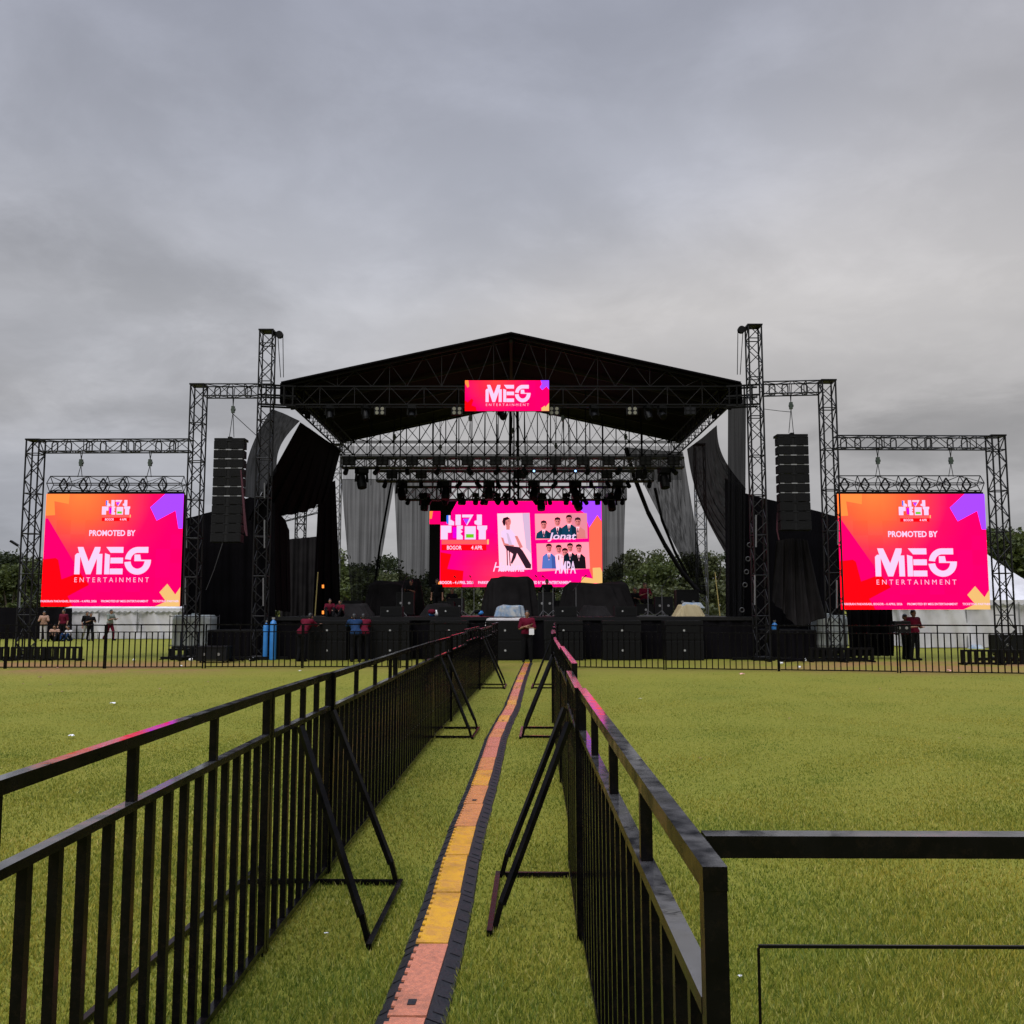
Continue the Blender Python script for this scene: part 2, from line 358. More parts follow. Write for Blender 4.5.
# worn dirt along the fence line, in the traffic lanes on both sides of the stage
wobble = gn(.5, 5, (4, 9, 0))
lane = m2('MULTIPLY', mr2(spx.outputs['Y'], 24, 28, 0, 1), mr2(spx.outputs['Y'], 30.5, 33.0, 1, 0))
off = N(nt, 'ShaderNodeMath', operation='ABSOLUTE'); nt.links.new(spx.outputs['X'], off.inputs[0])
lane = m2('MULTIPLY', lane, mr2(off.outputs[0], 6, 11, .25, 1))
lane = m2('MULTIPLY', lane, mr2(wobble, .36, .56, .1, .95))
dirt = ramp(gn(6, 5), [(.3, (.14, .085, .035)), (.7, (.26, .15, .065))])
cc = mixc(lane, cc, dirt)
nt.links.new(cc, p.inputs['Base Color']); p.inputs['Roughness'].default_value = .9; p.inputs['Specular IOR Level'].default_value = .1
bp = N(nt, 'ShaderNodeBump'); bp.inputs['Strength'].default_value = .5; bp.inputs['Distance'].default_value = .03
nt.links.new(gn(55, 4), bp.inputs['Height']); nt.links.new(bp.outputs[0], p.inputs['Normal'])
mb = MB()
def gz(x, y):
    if y > 150: return -.4
    return .0
mb.grid(lambda s, t: ((s - .5) * 2400, -400 + t * 2400, 0), 24, 24, sm=False)
g = mb.build('ground', gm); g['kind'] = 'structure'; tag(g, 'wide mown grass field under the whole festival site', None)

# path of the cable ramps and the two barrier lines
RAMP = [G(*q) for q in ((401, 1048), (409.5, 1020), (440, 928), (454, 872.6), (466, 829), (484, 778), (490.5, 757), (495, 739.6), (501.6, 726.7), (507.5, 715), (511.6, 708), (514, 698.6), (517.3, 689), (521, 678.7), (527.4, 663.4))]
RX = [(p_.y, p_.x) for p_ in RAMP]; RX = [(1.4, -.52)] + RX
XL = [(1.2, -1.262), (3.91, -1.258), (4.91, -1.240), (7.48, -1.18), (9.45, -1.13), (12.6, -1.05), (20.4, -.71), (29, -.40)]
XR = [(1.57, .332), (3.91, .357), (6.23, .393), (9.6, .49), (13.1, .58), (20, .86), (28.5, 1.27)]

# ------------------------------------------------------------------ grass blades (one object, nobody could count them)
def grass():
    n = NGRASS
    r = np.random.rand(n)
    y = 2.3 * (27 / 2.3) ** (r ** 1.05)
    half = .72 * y + 3.0
    x = (np.random.rand(n) * 2 - 1) * half
    rx = np.interp(y, [q[0] for q in RX], [q[1] for q in RX])
    keep = np.abs(x - rx - .01) > .145
    # thin patches
    pat = np.sin(x * 1.7 + np.sin(y * .9) * 2) * np.sin(y * 1.3 + np.sin(x * 1.1) * 2)
    keep &= (np.random.rand(n) < (.80 + .2 * pat) * np.clip((27 - y) / 13, 0, 1))
    x, y = x[keep], y[keep]; n = len(x)
    pat = pat[keep]
    h = (.012 + .026 * np.random.rand(n) ** 1.5) * (1 + .25 * pat) * (1 - .55 * np.clip((y - 5) / 9, 0, 1)); wd = (.0016 + .0017 * np.random.rand(n)) * (1 + y / 9)
    a = np.random.rand(n) * 2 * np.pi; ln = (np.random.rand(n) * .9 + .1) * h * 1.0
    b = np.random.rand(n) * 2 * np.pi
    v = np.zeros((n, 3, 3), np.float32)
    dx, dy = np.cos(a) * wd, np.sin(a) * wd
    v[:, 0] = np.stack([x - dx, y - dy, np.full(n, -.004)], 1); v[:, 1] = np.stack([x + dx, y + dy, np.full(n, -.004)], 1)
    v[:, 2] = np.stack([x + np.cos(b) * ln, y + np.sin(b) * ln, h], 1)
    me = bpy.data.meshes.new('grass')
    me.vertices.add(3 * n); me.vertices.foreach_set('co', v.reshape(-1))
    me.loops.add(3 * n); me.loops.foreach_set('vertex_index', np.arange(3 * n, dtype=np.int32))
    me.polygons.add(n); me.polygons.foreach_set('loop_start', np.arange(0, 3 * n, 3, dtype=np.int32)); me.polygons.foreach_set('loop_total', np.full(n, 3, np.int32))
    me.update(calc_edges=True)
    m, nt, p = new_mat('turf_blade')
    gg = N(nt, 'ShaderNodeNewGeometry'); rp = N(nt, 'ShaderNodeValToRGB'); e = rp.color_ramp.elements
    e[0].color = (.085, .125, .018, 1); e[1].color = (.42, .38, .13, 1)
    for q, c in ((.35, (.150, .180, .022)), (.65, (.250, .252, .030)), (.9, (.34, .31, .052))): e.new(q).color = (*c, 1)
    nt.links.new(gg.outputs['Random Per Island'], rp.inputs[0])
    tcx = N(nt, 'ShaderNodeTexCoord'); nz = N(nt, 'ShaderNodeTexNoise'); nz.inputs['Scale'].default_value = .5; nz.inputs['Detail'].default_value = 4
    nt.links.new(tcx.outputs['Object'], nz.inputs['Vector'])
    r2 = N(nt, 'ShaderNodeValToRGB'); r2.color_ramp.elements[0].position = .35; r2.color_ramp.elements[1].position = .65
    r2.color_ramp.elements[0].color = (.72, .88, .85, 1); r2.color_ramp.elements[1].color = (1.22, 1.06, 1.05, 1)
    nt.links.new(nz.outputs['Fac'], r2.inputs[0])
    mm = N(nt, 'ShaderNodeMix', data_type='RGBA', blend_type='MULTIPLY'); mm.inputs['Factor'].default_value = 1
    nt.links.new(rp.outputs[0], mm.inputs['A']); nt.links.new(r2.outputs[0], mm.inputs['B'])
    nt.links.new(mm.outputs['Result'], p.inputs['Base Color']); p.inputs['Roughness'].default_value = .55; p.inputs['Specular IOR Level'].default_value = .2
    t = N(nt, 'ShaderNodeBsdfTranslucent'); nt.links.new(mm.outputs['Result'], t.inputs[0])
    mx = N(nt, 'ShaderNodeMixShader'); mx.inputs[0].default_value = .35
    nt.links.new(p.outputs[0], mx.inputs[1]); nt.links.new(t.outputs[0], mx.inputs[2]); nt.links.new(mx.outputs[0], nt.nodes['Material Output'].inputs[0])
    me.materials.append(m)
    tag(link('grass', me), 'short green turf blades covering the field', None, kind='stuff')
grass()

# ------------------------------------------------------------------ crowd barriers
TOP, MID = 1.29, 1.075
_bar = {}
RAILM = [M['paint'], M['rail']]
def wet_sheen_top(mb): mb.mi[-1] = 1; return mb          # dewy upper faces of the rails, with sky sheen painted into their colour
def bar_mesh(kind, h):
    k = (kind, h)
    if k not in _bar:
        mb = MB()
        if kind == 'post': mb.box((0, 0, h / 2), (.038, .038, h))
        elif kind == 'tall': mb.box((0, 0, (.06 + h) / 2), (.030, .030, h - .06))
        else: mb.box((0, 0, (.06 + h) / 2), (.029, .029, h - .06))
        _bar[k] = mb.mesh('bar', M['paint'])
    return _bar[k]
def barrier(A, B, label, group, pitch=.172, every=5, brace=None, dh=0, tilt=0):
    A, B = Vector(A), Vector(B); d = B - A; L = d.length
    t = thing('crowd_barrier', label, 'barrier', A, math.atan2(d.y, d.x), group)
    t.rotation_euler = (tilt, 0, math.atan2(d.y, d.x))
    top, mid = TOP + dh, MID + dh
    wet_sheen_top(MB().box((L / 2, 0, top - .019), (L - .004, .040, .038))).build('top_rail', RAILM, t)
    wet_sheen_top(MB().box((L / 2, 0, mid - .0135), (L - .085, .040, .027))).build('mid_rail', RAILM, t)
    MB().box((L / 2, 0, .045), (L - .10, .036, .03)).build('bottom_rail', M['paint'], t)
    for x in (.022, L - .022):
        link('post', bar_mesh('post', round(top - .038, 3)), t).location = (x, 0, 0)
    n = max(2, round((L - .05) / pitch))
    for k in range(1, n):
        tall = k % every == 0
        link('bar', bar_mesh('tall' if tall else 'short', round(top - .038 if tall else mid - .027, 3)), t).location = (.025 + (L - .05) * k / n, 0, 0)
    if brace:
        s = brace[0]
        for q, x in enumerate(brace[1:]):
            lat = .415 if s > 0 else .46
            b = MB().bar((x + (.36, .20)[q], s * .035, mid - .03), (x, s * lat, .13), .032); b.bar((x, s * lat, .145), (x, s * (lat + .04), 0), .03); b.build('brace', M['paint'], t)
            if q or brace[1] > .19: MB().bar((x, s * .02, .02), (x, s * (lat + .025), .02), .028).build('foot_bar', M['paint'], t)
        MB().bar((brace[1] - .12, s * (lat + .06), .02), (brace[2] + .02, s * (lat + .06), .02), .03).build('foot_bar', M['paint'], t)
    return t
def rowpts(tab, ys): return [(interp(tab, y), y) for y in ys]
JL = [1.49, 4.92, 6.36, 9.3, 12.6, 14.8, 17.3, 20.6, 22.3, 25.2, 28.2]
JR = [1.57, 5.10, 6.52, 9.6, 12.6, 14.6, 17.5, 20.6, 22.2, 25.0, 28.0]
names = ['nearest', 'second nearest', 'third', 'fourth', 'fifth', 'sixth', 'seventh', 'eighth', 'ninth', 'tenth']
for side, tab, J in (('left', XL, JL), ('right', XR, JR)):
    pts = rowpts(tab, J)
    for i, ((x0, y0), (x1, y1)) in enumerate(zip(pts, pts[1:])):
        br = None
        if i in (1, 4, 7):
            sgn = -1 if side == 'left' else 1
            br = (sgn, .17 if i == 1 else .30, min(1.28, (y1 - y0) - .25))
        dh = (0, 0, .05, .02, 0, .05, -.01, .04, 0, .03)[i] if side == 'right' else (0, 0, 0, 0, 0, .02, .06, .01, .0, .05)[i]
        jx = (0, -.02, .03, .0, .01, -.02, .015, 0, .02, 0)[i] if side == 'right' else (0, 0, .01, 0, 0, .02, -.01, .015, 0, 0)[i]
        barrier((x0 + jx, y0 + .003, 0), (x1 + jx * .5, y1 - .003, 0),
                f'black steel barrier {"with slanting props " if br else ""}in the walkway {side} row, {ordinal(i + 1)} from the camera',
                f'barriers lining the {side} of the walkway', every=2 if i == 1 else 5, brace=br, dh=dh, tilt=random.uniform(-.006, .006))
# fences across the field in front of the stage
def fence(P0, P1, n, side):
    P0, P1 = Vector(P0), Vector(P1)
    for i in range(n):
        a, b = P0.lerp(P1, i / n), P0.lerp(P1, (i + 1) / n)
        o = Vector((0, random.uniform(-.05, .05), 0))
        barrier(a + o + Vector((.004, 0, 0)), b + o - Vector((.004, 0, 0)),
                f'black steel barrier of the far {side} fence before the stage, {ordinal(i + 1)} from its left end',
                f'far fence barriers on the {side} side', pitch=.162, every=6, dh=random.uniform(-.02, .02), tilt=random.uniform(-.01, .01))
fence((-17.6, 27.9, 0), (-.45, 28.4, 0), 6, 'left')
fence((1.32, 28.2, 0), (16.6, 24.6, 0), 5, 'right')
# gate in the right foreground
t = thing('steel_gate', 'black steel gate rail with a thin inner rod frame closing the right row', 'gate', (.352, 1.80, 0), R(-.6), 'gate at the near end')
wet_sheen_top(MB().box((1.1, 0, 1.272), (2.2, .045, .039))).build('top_rail', RAILM, t)
MB().box((2.22, 0, .645), (.045, .045, 1.29)).build('post', M['paint'], t)
fr = MB().bar((.096, 0, 1.092), (2.19, 0, 1.092), .0055); fr.bar((.096, 0, 1.089), (.096, 0, .05), .0045); fr.bar((.096, 0, .05), (2.19, 0, .05), .005); fr.build('rod_frame', M['paint'], t)
# loose bar lying outside the left row
t = MB().bar((-1.78, 3.5, .025), (-1.66, 6.4, .025), .03).bar((-1.77, 3.8, .025), (-1.32, 3.82, .025), .028).bar((-1.67, 6.1, .025), (-1.28, 6.1, .025), .028).build('ground_frame', M['paint'])
tag(t, 'black steel foot frame lying on the grass outside the left row', 'foot frame')

# ------------------------------------------------------------------ cable ramp
def ramp_pt(y): return Vector((interp(RX, y), y, 0))
ys = [1.5]
while ys[-1] < 30.6: ys.append(ys[-1] + .86)
shades = {0: 'lid_s', 1: 'lid_s', 2: 'lid_s', 3: 'lid_s', 4: 'lid_y', 5: 'lid_y', 6: 'lid_y', 7: 'lid_o'}
seq = ['lid_y', 'lid_o', 'lid_s', 'lid_s', 'lid_o', 'lid_s', 'lid_y', 'lid_s', 'lid_o']
cname = {'lid_s': 'faded salmon', 'lid_y': 'yellow', 'lid_o': 'worn orange'}
for i, (y0, y1) in enumerate(zip(ys, ys[1:])):
    a, b = ramp_pt(y0), ramp_pt(y1); d = b - a; L = d.length
    lid = shades.get(i, seq[i % len(seq)])
    yaw = random.uniform(-.012, .012)
    t = thing('cable_ramp', f'cable ramp segment with {cname[lid]} lid on the walkway, {ordinal(i + 1).replace(" ", "-")} from the near end', 'cable ramp', a, math.atan2(d.y, d.x) + yaw, 'cable ramp segments along the walkway')
    t.rotation_euler[0] = random.uniform(-.015, .015)
    prof = [(.14, 0), (.135, .012), (.085, .036), (-.085, .036), (-.155, .012), (-.16, 0)]   # local +y is the left side of the walkway
    mb = MB(); n = len(prof); vs = [(x, q, z) for x in (.004, L - .004) for q, z in prof]
    mb.add(vs, [(k, k + 1, k + 1 + n, k + n) for k in range(n - 1)] + [tuple(range(n)), tuple(reversed(range(n, 2 * n)))])
    for k in range(5):                                   # rubber ribs on both flanks
        x = .09 + k * (L - .18) / 4
        mb.box((x, -.120, .0235), (.03, .05, .010), rot=Matrix.Rotation(.32, 3, 'X')); mb.box((x, .110, .0235), (.03, .035, .010), rot=Matrix.Rotation(-.45, 3, 'X'))
    mb.build('base', M['rubber'], t)
    e = []; nt_ = 9
    for k in range(nt_):                                 # toothed hinge edge
        x0 = .01 + (L - .02) * k / nt_; x1 = .01 + (L - .02) * (k + .55) / nt_; x2 = .01 + (L - .02) * (k + 1) / nt_
        e += [(x0, .083), (x1, .083), (x1, .066), (x2, .066)]
    pts = [(.01, -.078)] + e + [(L - .01, .066), (L - .01, -.078)]
    mb = MB(); n = len(pts); z0, z1 = .0362, .046
    mb.add([(x, q, z0) for x, q in pts] + [(x, q, z1) for x, q in pts], [tuple(range(n, 2 * n))[::-1]] + [(k, (k + 1) % n, (k + 1) % n + n, k + n) for k in range(n)])
    mb.build('lid', M[lid], t)
    if i in (3, 8, 15, 22):
        MB().box((L * .16, 0, .0475), (.055, .035, .005)).build('handle_slot', M['rubber'], t)
# ------------------------------------------------------------------ trusses
def truss(name, label, cat, A, B, w=.42, bay=.5, r=.028, mat='truss', group=None, diamond=False, rings=0, vert=False, h=None, cross=False, root=None, prefix=''):
    """Box truss from A to B: four chords and a lattice, each a part."""
    A, B = Vector(A), Vector(B); d = (B - A); L = d.length; d.normalize()
    if root is None: root = thing(name, label, cat, A, 0, group)
    up = Vector((0, 1, 0)) if abs(d.z) > .9 else Vector((0, 0, 1))
    sx = d.cross(up).normalized(); sz = sx.cross(d).normalized(); h = h or w
    cs = [sx * (i * w / 2) + sz * (j * h / 2) for i, j in ((-1, -1), (1, -1), (1, 1), (-1, 1))]
    if diamond: cs = [sz * -h * .5, sx * w * .5, sz * h * .5, sx * -w * .5]
    m = M[mat]
    for c in cs:
        MB().tube(A + c, B + c, r, n=6).build(prefix + 'chord', m, root, True)
    lat = MB(); n = max(1, round(L / bay)); q = r * .62
    for k in range(n + 1):
        p = A + d * (L * k / n)
        if diamond or k % 3 == 0 or k == n:
            for a, b in zip(cs, cs[1:] + cs[:1]): lat.tube(p + a, p + b, q * (1.35 if diamond else 1.2), n=4, cap=False)
        if k < n:
            p2 = A + d * (L * (k + 1) / n)
            for f, (a, b) in enumerate(zip(cs, cs[1:] + cs[:1])):
                if (k + f) % 2: a, b = b, a
                lat.tube(p + a, p2 + b, q, n=4, cap=False)
                if cross: lat.tube(p + b, p2 + a, q, n=4, cap=False)
                if cross: lat.tube(p + a, p + b, q, n=4, cap=False)
    if rings:
        k = 0; s_ = .35
        while s_ < L - .2:
            p = A + d * s_ - sx * (w / 2 + .01); a_, b_ = (.10, .19) if not diamond else (.15, .24)
            hx = [(0, b_), (a_, 0), (0, -b_), (-a_, 0)] if diamond else [(-a_ * .6, b_), (a_ * .6, b_), (a_, b_ * .6), (a_, -b_ * .6), (a_ * .6, -b_), (-a_ * .6, -b_), (-a_, -b_ * .6), (-a_, b_ * .6)]
            pts = [p + d * q0 + sz * q1 for q0, q1 in hx]
            for g0, g1 in zip(pts, pts[1:] + pts[:1]): lat.tube(g0, g1, .030 if diamond else .024, n=5)
            s_ += rings * (1 if diamond else (.8, 1.2)[k % 2]); k += 1
    lat.build(prefix + 'lattice', m, root, True)
    return root
def tower(label, x, y, ztop, group, mat='truss', w=.45, pulley=0):
    t = thing('truss_tower', label, 'truss tower', (x, y, 0), 0, group)
    truss('', '', '', (x, y, .12), (x, y, ztop), w=w, bay=.46, r=.030, mat=mat, root=t)
    b = MB().box((0, 0, .06), (w + .25, w + .25, .12))
    for a, c in ((1, 0), (-1, 0), (0, 1), (0, -1)): b.bar((0, 0, .06), (a * 1.0, c * 1.0, .06), .09); b.lathe([(.05, 0), (.09, .01), (.09, .02)], 8, (a * .98, c * .98, 0))
    b.build('base', M['dark'], t)
    MB().box((0, 0, ztop + .02), (w + .08, w + .08, .05)).build('top_plate', M['dark'], t)
    if pulley:
        s = pulley
        p = MB().box((s * .32, 0, ztop - .06), (.35, .1, .12)); p.tube((s * .42, -.08, ztop - .1), (s * .42, .08, ztop - .1), .13, n=12); p.build('pulley', M['dark'], t)
        c = MB().tube((s * .36, 0, ztop - .1), (s * .50, 0, 9.9), .014, n=5); c.tube((s * .54, 0, ztop - .1), (s * .60, 0, 9.9), .014, n=5); c.build('hoist_chain', M['dark'], t)
    return t
def hoist(label, x, y, z0, z1, group=None, spread=.0):
    """chain hoist: hook line from z1 down to motor, slings down to z0"""
    t = thing('chain_hoist', label, 'chain hoist', (x, y, z0), 0, group)
    hgt = z1 - z0
    MB().box((0, 0, hgt * .55), (.10, .12, .24)).tube((-.07, 0, hgt * .55), (.08, 0, hgt * .55), .05, n=10).build('motor', M['motor'], t)
    c = MB().tube((0, 0, hgt * .55 + .12), (-.04, 0, hgt), .014, n=5); c.tube((0, 0, hgt * .55 + .12), (.04, 0, hgt), .014, n=5)
    c.tube((0, 0, hgt * .55 - .1), (-.10 - spread, 0, 0), .012, n=5); c.tube((0, 0, hgt * .55 - .1), (.06 + spread, 0, 0), .012, n=5)
    c.build('chain', M['dark'], t)
    return t

YF, YB = 33.3, 45.0
TLX, TRX = W(260.5, 600, 33).x, W(760.5, 600, 32.6).x
# towers
tower('tall black truss tower with a pulley at the left front roof corner', TLX, 33.0, W(266, 332, 33).z, 'front roof towers', pulley=1)
tower('tall black truss tower with a pulley at the right front roof corner', TRX, 32.6, W(753, 327, 32.6).z, 'front roof towers', pulley=-1)
tower('pale truss tower behind the draped black sheets at the left rear of the stage', -8.45, 45.2, 9.6, 'rear roof towers', 'truss_lt')
tower('pale truss tower at the right rear of the stage beside the tied curtain', W(702, 540, 45).x, 45.2, 9.6, 'rear roof towers', 'truss_lt')
LX, RX2 = W(197, 450, 33).x, W(829, 450, 32.2).x
tower('truss tower between the left screen and the hanging line array', LX, 33.0, W(198, 386, 33).z, 'line array towers')
tower('truss tower between the hanging line array and the right screen', RX2, 32.2, W(827, 382, 32.2).z, 'line array towers')
SLX, SRX = W(32, 520, 33.2).x, W(1001, 520, 32.2).x
tower('outermost truss tower at the outer edge of the left screen by the street lamp', SLX, 33.2, W(36, 441, 33.2).z, 'screen towers')
tower('outermost truss tower at the outer edge of the right screen by the marquee', SRX, 32.3, W(997, 437, 32.3).z, 'screen towers')
# cross trusses on the towers
z = W(198, 391, 33).z
truss('truss_beam', 'short truss beam carrying the left line array', 'truss beam', (LX + .24, 33, z), (TLX - .24, 33, z), bay=.48, r=.024, rings=.55)
z = W(827, 388, 32.3).z
truss('truss_beam', 'short truss beam carrying the right line array', 'truss beam', (TRX + .24, 32.45, z), (RX2 - .24, 32.25, z), bay=.48, r=.024, rings=.55)
z1 = W(110, 446, 33.1).z
truss('truss_beam', 'long truss beam above the left screen', 'truss beam', (SLX + .24, 33.15, z1), (LX - .24, 33.05, z1), bay=.55, r=.024, rings=.62)
z2 = W(920, 443, 32.3).z
truss('truss_beam', 'long truss beam above the right screen', 'truss beam', (RX2 + .24, 32.2, z2), (SRX - .24, 32.3, z2), bay=.55, r=.024, rings=.62)

# ------------------------------------------------------------------ LED artwork
def hot(c): return tuple(x * 1.6 if x > .99 else x for x in c[:3]) + (1,)   # saturated diodes are brighter than the camera records
def E_(n, r, g, b, s=1.0): M[n] = emat('led_' + n, hot(srgb(r, g, b)), s)
LS = 2 ** -EXPO
E_('pinkhot', 255, 0, 112, LS); E_('ledred', 255, 6, 20, LS); E_('lila', 176, 76, 255, LS); E_('sand', 248, 196, 120, LS)
E_('lorange', 255, 150, 70, LS); E_('white', 250, 214, 252, LS); E_('lgreen', 120, 210, 20, LS); E_('magenta', 240, 0, 225, LS)
E_('lblue', 60, 120, 250, LS); E_('coral', 255, 96, 96, LS); E_('rose', 255, 160, 180, LS); E_('teal', 20, 62, 88, LS); E_('dkteal', 12, 30, 42, LS)
E_('lskin', 226, 130, 130, LS); E_('lhair', 50, 22, 34, LS); E_('ltrouser', 52, 30, 44, LS); E_('denim', 90, 120, 200, LS); E_('sky', 150, 190, 240, LS); E_('lorng2', 255, 110, 84, LS)
E_('lblack', 26, 20, 26, LS); E_('lskin2', 196, 98, 104, LS); E_('teal_d', 14, 44, 64, LS); E_('denim_d', 66, 92, 168, LS); E_('dkteal_d', 8, 20, 30, LS); E_('pinkw_d', 232, 176, 200, LS); E_('rose2', 238, 140, 160, LS); E_('shade', 222, 190, 222, LS); E_('pinkw', 255, 215, 235, LS)
def grad_led(name, stops, cx, cz, rad):
    m = bpy.data.materials.new('led_' + name); m.use_nodes = True; nt = m.node_tree; nt.nodes.clear()
    tc = N(nt, 'ShaderNodeTexCoord'); mp = N(nt, 'ShaderNodeMapping'); mp.inputs['Location'].default_value = (-cx, 0, -cz)
    nt.links.new(tc.outputs['Object'], mp.inputs[0])
    ln = N(nt, 'ShaderNodeVectorMath', operation='LENGTH'); nt.links.new(mp.outputs[0], ln.inputs[0])
    dv = N(nt, 'ShaderNodeMath', operation='DIVIDE'); dv.inputs[1].default_value = rad; nt.links.new(ln.outputs['Value'], dv.inputs[0])
    r = N(nt, 'ShaderNodeValToRGB'); e = r.color_ramp.elements
    stops = [(q, hot(c)) for q, c in stops]
    e[0].position, e[0].color = stops[0]; e[1].position, e[1].color = stops[-1]
    for q, c in stops[1:-1]: e.new(q).color = c
    nt.links.new(dv.outputs[0], r.inputs[0])
    em = N(nt, 'ShaderNodeEmission'); em.inputs[1].default_value = LS; o = N(nt, 'ShaderNodeOutputMaterial')
    # visible module seams and slight differences between modules
    sx_ = N(nt, 'ShaderNodeVectorMath', operation='SCALE'); sx_.inputs['Scale'].default_value = 2.0; nt.links.new(tc.outputs['Object'], sx_.inputs[0])
    fl = N(nt, 'ShaderNodeVectorMath', operation='FLOOR'); nt.links.new(sx_.outputs[0], fl.inputs[0])
    wn = N(nt, 'ShaderNodeTexWhiteNoise'); nt.links.new(fl.outputs[0], wn.inputs['Vector'])
    mr = N(nt, 'ShaderNodeMapRange'); mr.inputs['To Min'].default_value = .90; mr.inputs['To Max'].default_value = 1.05; nt.links.new(wn.outputs['Value'], mr.inputs['Value'])
    ms = N(nt, 'ShaderNodeVectorMath', operation='SCALE'); nt.links.new(r.outputs[0], ms.inputs[0]); nt.links.new(mr.outputs[0], ms.inputs['Scale'])
    nt.links.new(ms.outputs[0], em.inputs[0]); nt.links.new(em.outputs[0], o.inputs[0]); return m
def ring(cx, cy, ro, ry, ri, riy, a0, a1, n=20):
    p = [(cx + ro * math.cos(lerp(a0, a1, k / n)), cy + ry * math.sin(lerp(a0, a1, k / n))) for k in range(n + 1)]
    q = [(cx + ri * math.cos(lerp(a0, a1, k / n)), cy + riy * math.sin(lerp(a0, a1, k / n))) for k in range(n + 1)]
    return [[p[k], p[k + 1], q[k + 1], q[k]] for k in range(n)]
PI = math.pi
MEG = [[(0, 158), (0, 48), (12, 36), (32, 36), (32, 158)], [(14, 0), (48, 0), (84, 84), (118, 0), (152, 0), (150, 22), (98, 158), (70, 158), (22, 28)], [(133, 60), (143, 40), (165, 40), (165, 158), (133, 158)],
       [(180, 36), (210, 46), (210, 158), (180, 158)], [(186, 0), (290, 0), (290, 34), (214, 34)], [(214, 62), (290, 62), (290, 95), (214, 95)], [(212, 125), (290, 125), (290, 158), (212, 158)],
       [(374, 0), (440, 0), (440, 34), (374, 34)], [(358, 44), (392, 44), (398, 74), (458, 74), (458, 82), (358, 82)]]
MEG += ring(378, 80, 77, 80, 42, 46, PI * 1.04, PI * 1.54) + ring(378, 80, 80, 80, 42, 46, 0.02, PI * .97)
LOGO = [('white', [(120, 10), (150, 10), (150, 70), (205, 100), (205, 150), (120, 150)]), ('lblue', [(90, 10), (120, 10), (120, 130), (90, 130)]),
        ('white', [(225, 0), (305, 0), (305, 150), (225, 150)]), ('white', [(325, 0), (495, 0), (400, 150), (385, 150), (440, 40), (325, 40)]), ('lila', [(340, 60), (430, 60), (385, 140)]),
        ('white', [(545, 0), (620, 0), (620, 150), (560, 150), (510, 130), (510, 90), (545, 80)]),
        ('white', [(5, 155), (165, 155), (165, 255), (110, 255), (110, 350), (5, 350)]), ('magenta', [(185, 180), (245, 180), (245, 330), (185, 330)]),
        ('white', [(245, 155), (335, 155), (335, 200), (300, 210), (335, 240), (300, 270), (335, 300), (335, 350), (245, 350)]),
        ('white', [(365, 165), (530, 165), (530, 350), (365, 350)]), ('lgreen', [(385, 275), (500, 275), (500, 325), (385, 325)]),
        ('white', [(550, 155), (700, 155), (700, 200), (680, 225), (680, 350), (575, 350), (575, 225), (550, 200)]),
        ('coral', [(20, 358), (700, 358), (700, 418), (20, 418)]), ('sand', [(700, 350), (725, 350), (725, 418), (700, 418)]),
        ('ledred', [(20, 422), (690, 422), (690, 505), (20, 505)])]
class Art:
    """coloured flat shapes on the face of an LED wall, stacked 3 mm apart, plus lettering; part() starts the next named piece"""
    def __init__(s, w, h, y=-.012): s.w, s.h, s.y = w, h, y; s.out = []; s.k = 0; s.part('corner_shape')
    def part(s, name): s.mb = MB(); s.mats = []; s.out.append((name, s.mb, s.mats))
    def mi(s, m):
        if m not in s.mats: s.mats.append(m)
        return s.mats.index(m)
    def P(s, p): return (p[0] * s.w - s.w / 2, (1 - p[1]) * s.h)
    def poly(s, m, pts, lift=True):
        if lift:
            s.k += 1
            if s.out[-1][0] == 'corner_shape' and s.mb.f: s.part('corner_shape')
        y = s.y - .003 * s.k
        q = [s.P(p) for p in pts]
        ar = sum(a[0] * b[1] - b[0] * a[1] for a, b in zip(q, q[1:] + q[:1]))
        if ar < 0: q = q[::-1]
        s.mb.flat(q, y, s.mi(m))
    def shapes(s, m, polys, x0, y0, x1, y1, W0, H0):
        s.k += 1; s.part('wordmark')
        for p in polys: s.poly(m, [(lerp(x0, x1, a / W0), lerp(y0, y1, b / H0)) for a, b in p], False)
        s.part('corner_shape')
    def ell(s, m, cx, cy, rx, ry, n=16): s.poly(m, [(cx + rx * math.cos(2 * PI * k / n), cy + ry * math.sin(2 * PI * k / n)) for k in range(n)])
    def text(s, m, txt, x0, y0, x1, y1, parent, bold=.0, space=1.0, shear=0):
        s.k += 1
        a, b = s.P((x0, y1)); c, d = s.P((x1, y0))
        vs, fs = text_mesh(txt, a, b, c, d, s.y - .003 * s.k, bold, space, shear)
        MB().add(vs, fs).build('lettering', M[m], parent)
    def logo(s, x0, y0, x1, y1, parent):
        s.part('festival_logo')
        for m, p in LOGO: s.poly(m, [(lerp(x0, x1, a / 725), lerp(y0, y1, b / 505)) for a, b in p])
        s.text('white', 'BOGOR', lerp(x0, x1, .14), lerp(y0, y1, .865), lerp(x0, x1, .44), lerp(y0, y1, .975), parent, .02)
        s.text('white', '4 APR', lerp(x0, x1, .64), lerp(y0, y1, .865), lerp(x0, x1, .87), lerp(y0, y1, .975), parent, .02)
        s.part('corner_shape')
    def done(s, parent):
        for name, mb, mats in s.out:
            if mb.f: mb.build(name, [M[m] for m in mats], parent)
PINK, ORNG = srgb(255, 0, 112), srgb(255, 104, 66)
TICK = 'PARKIRAN PAKANSARI, BOGOR - 4 APRIL 2026      PROMOTED BY MEG ENTERTAINMENT      TICKETING PARTNER'
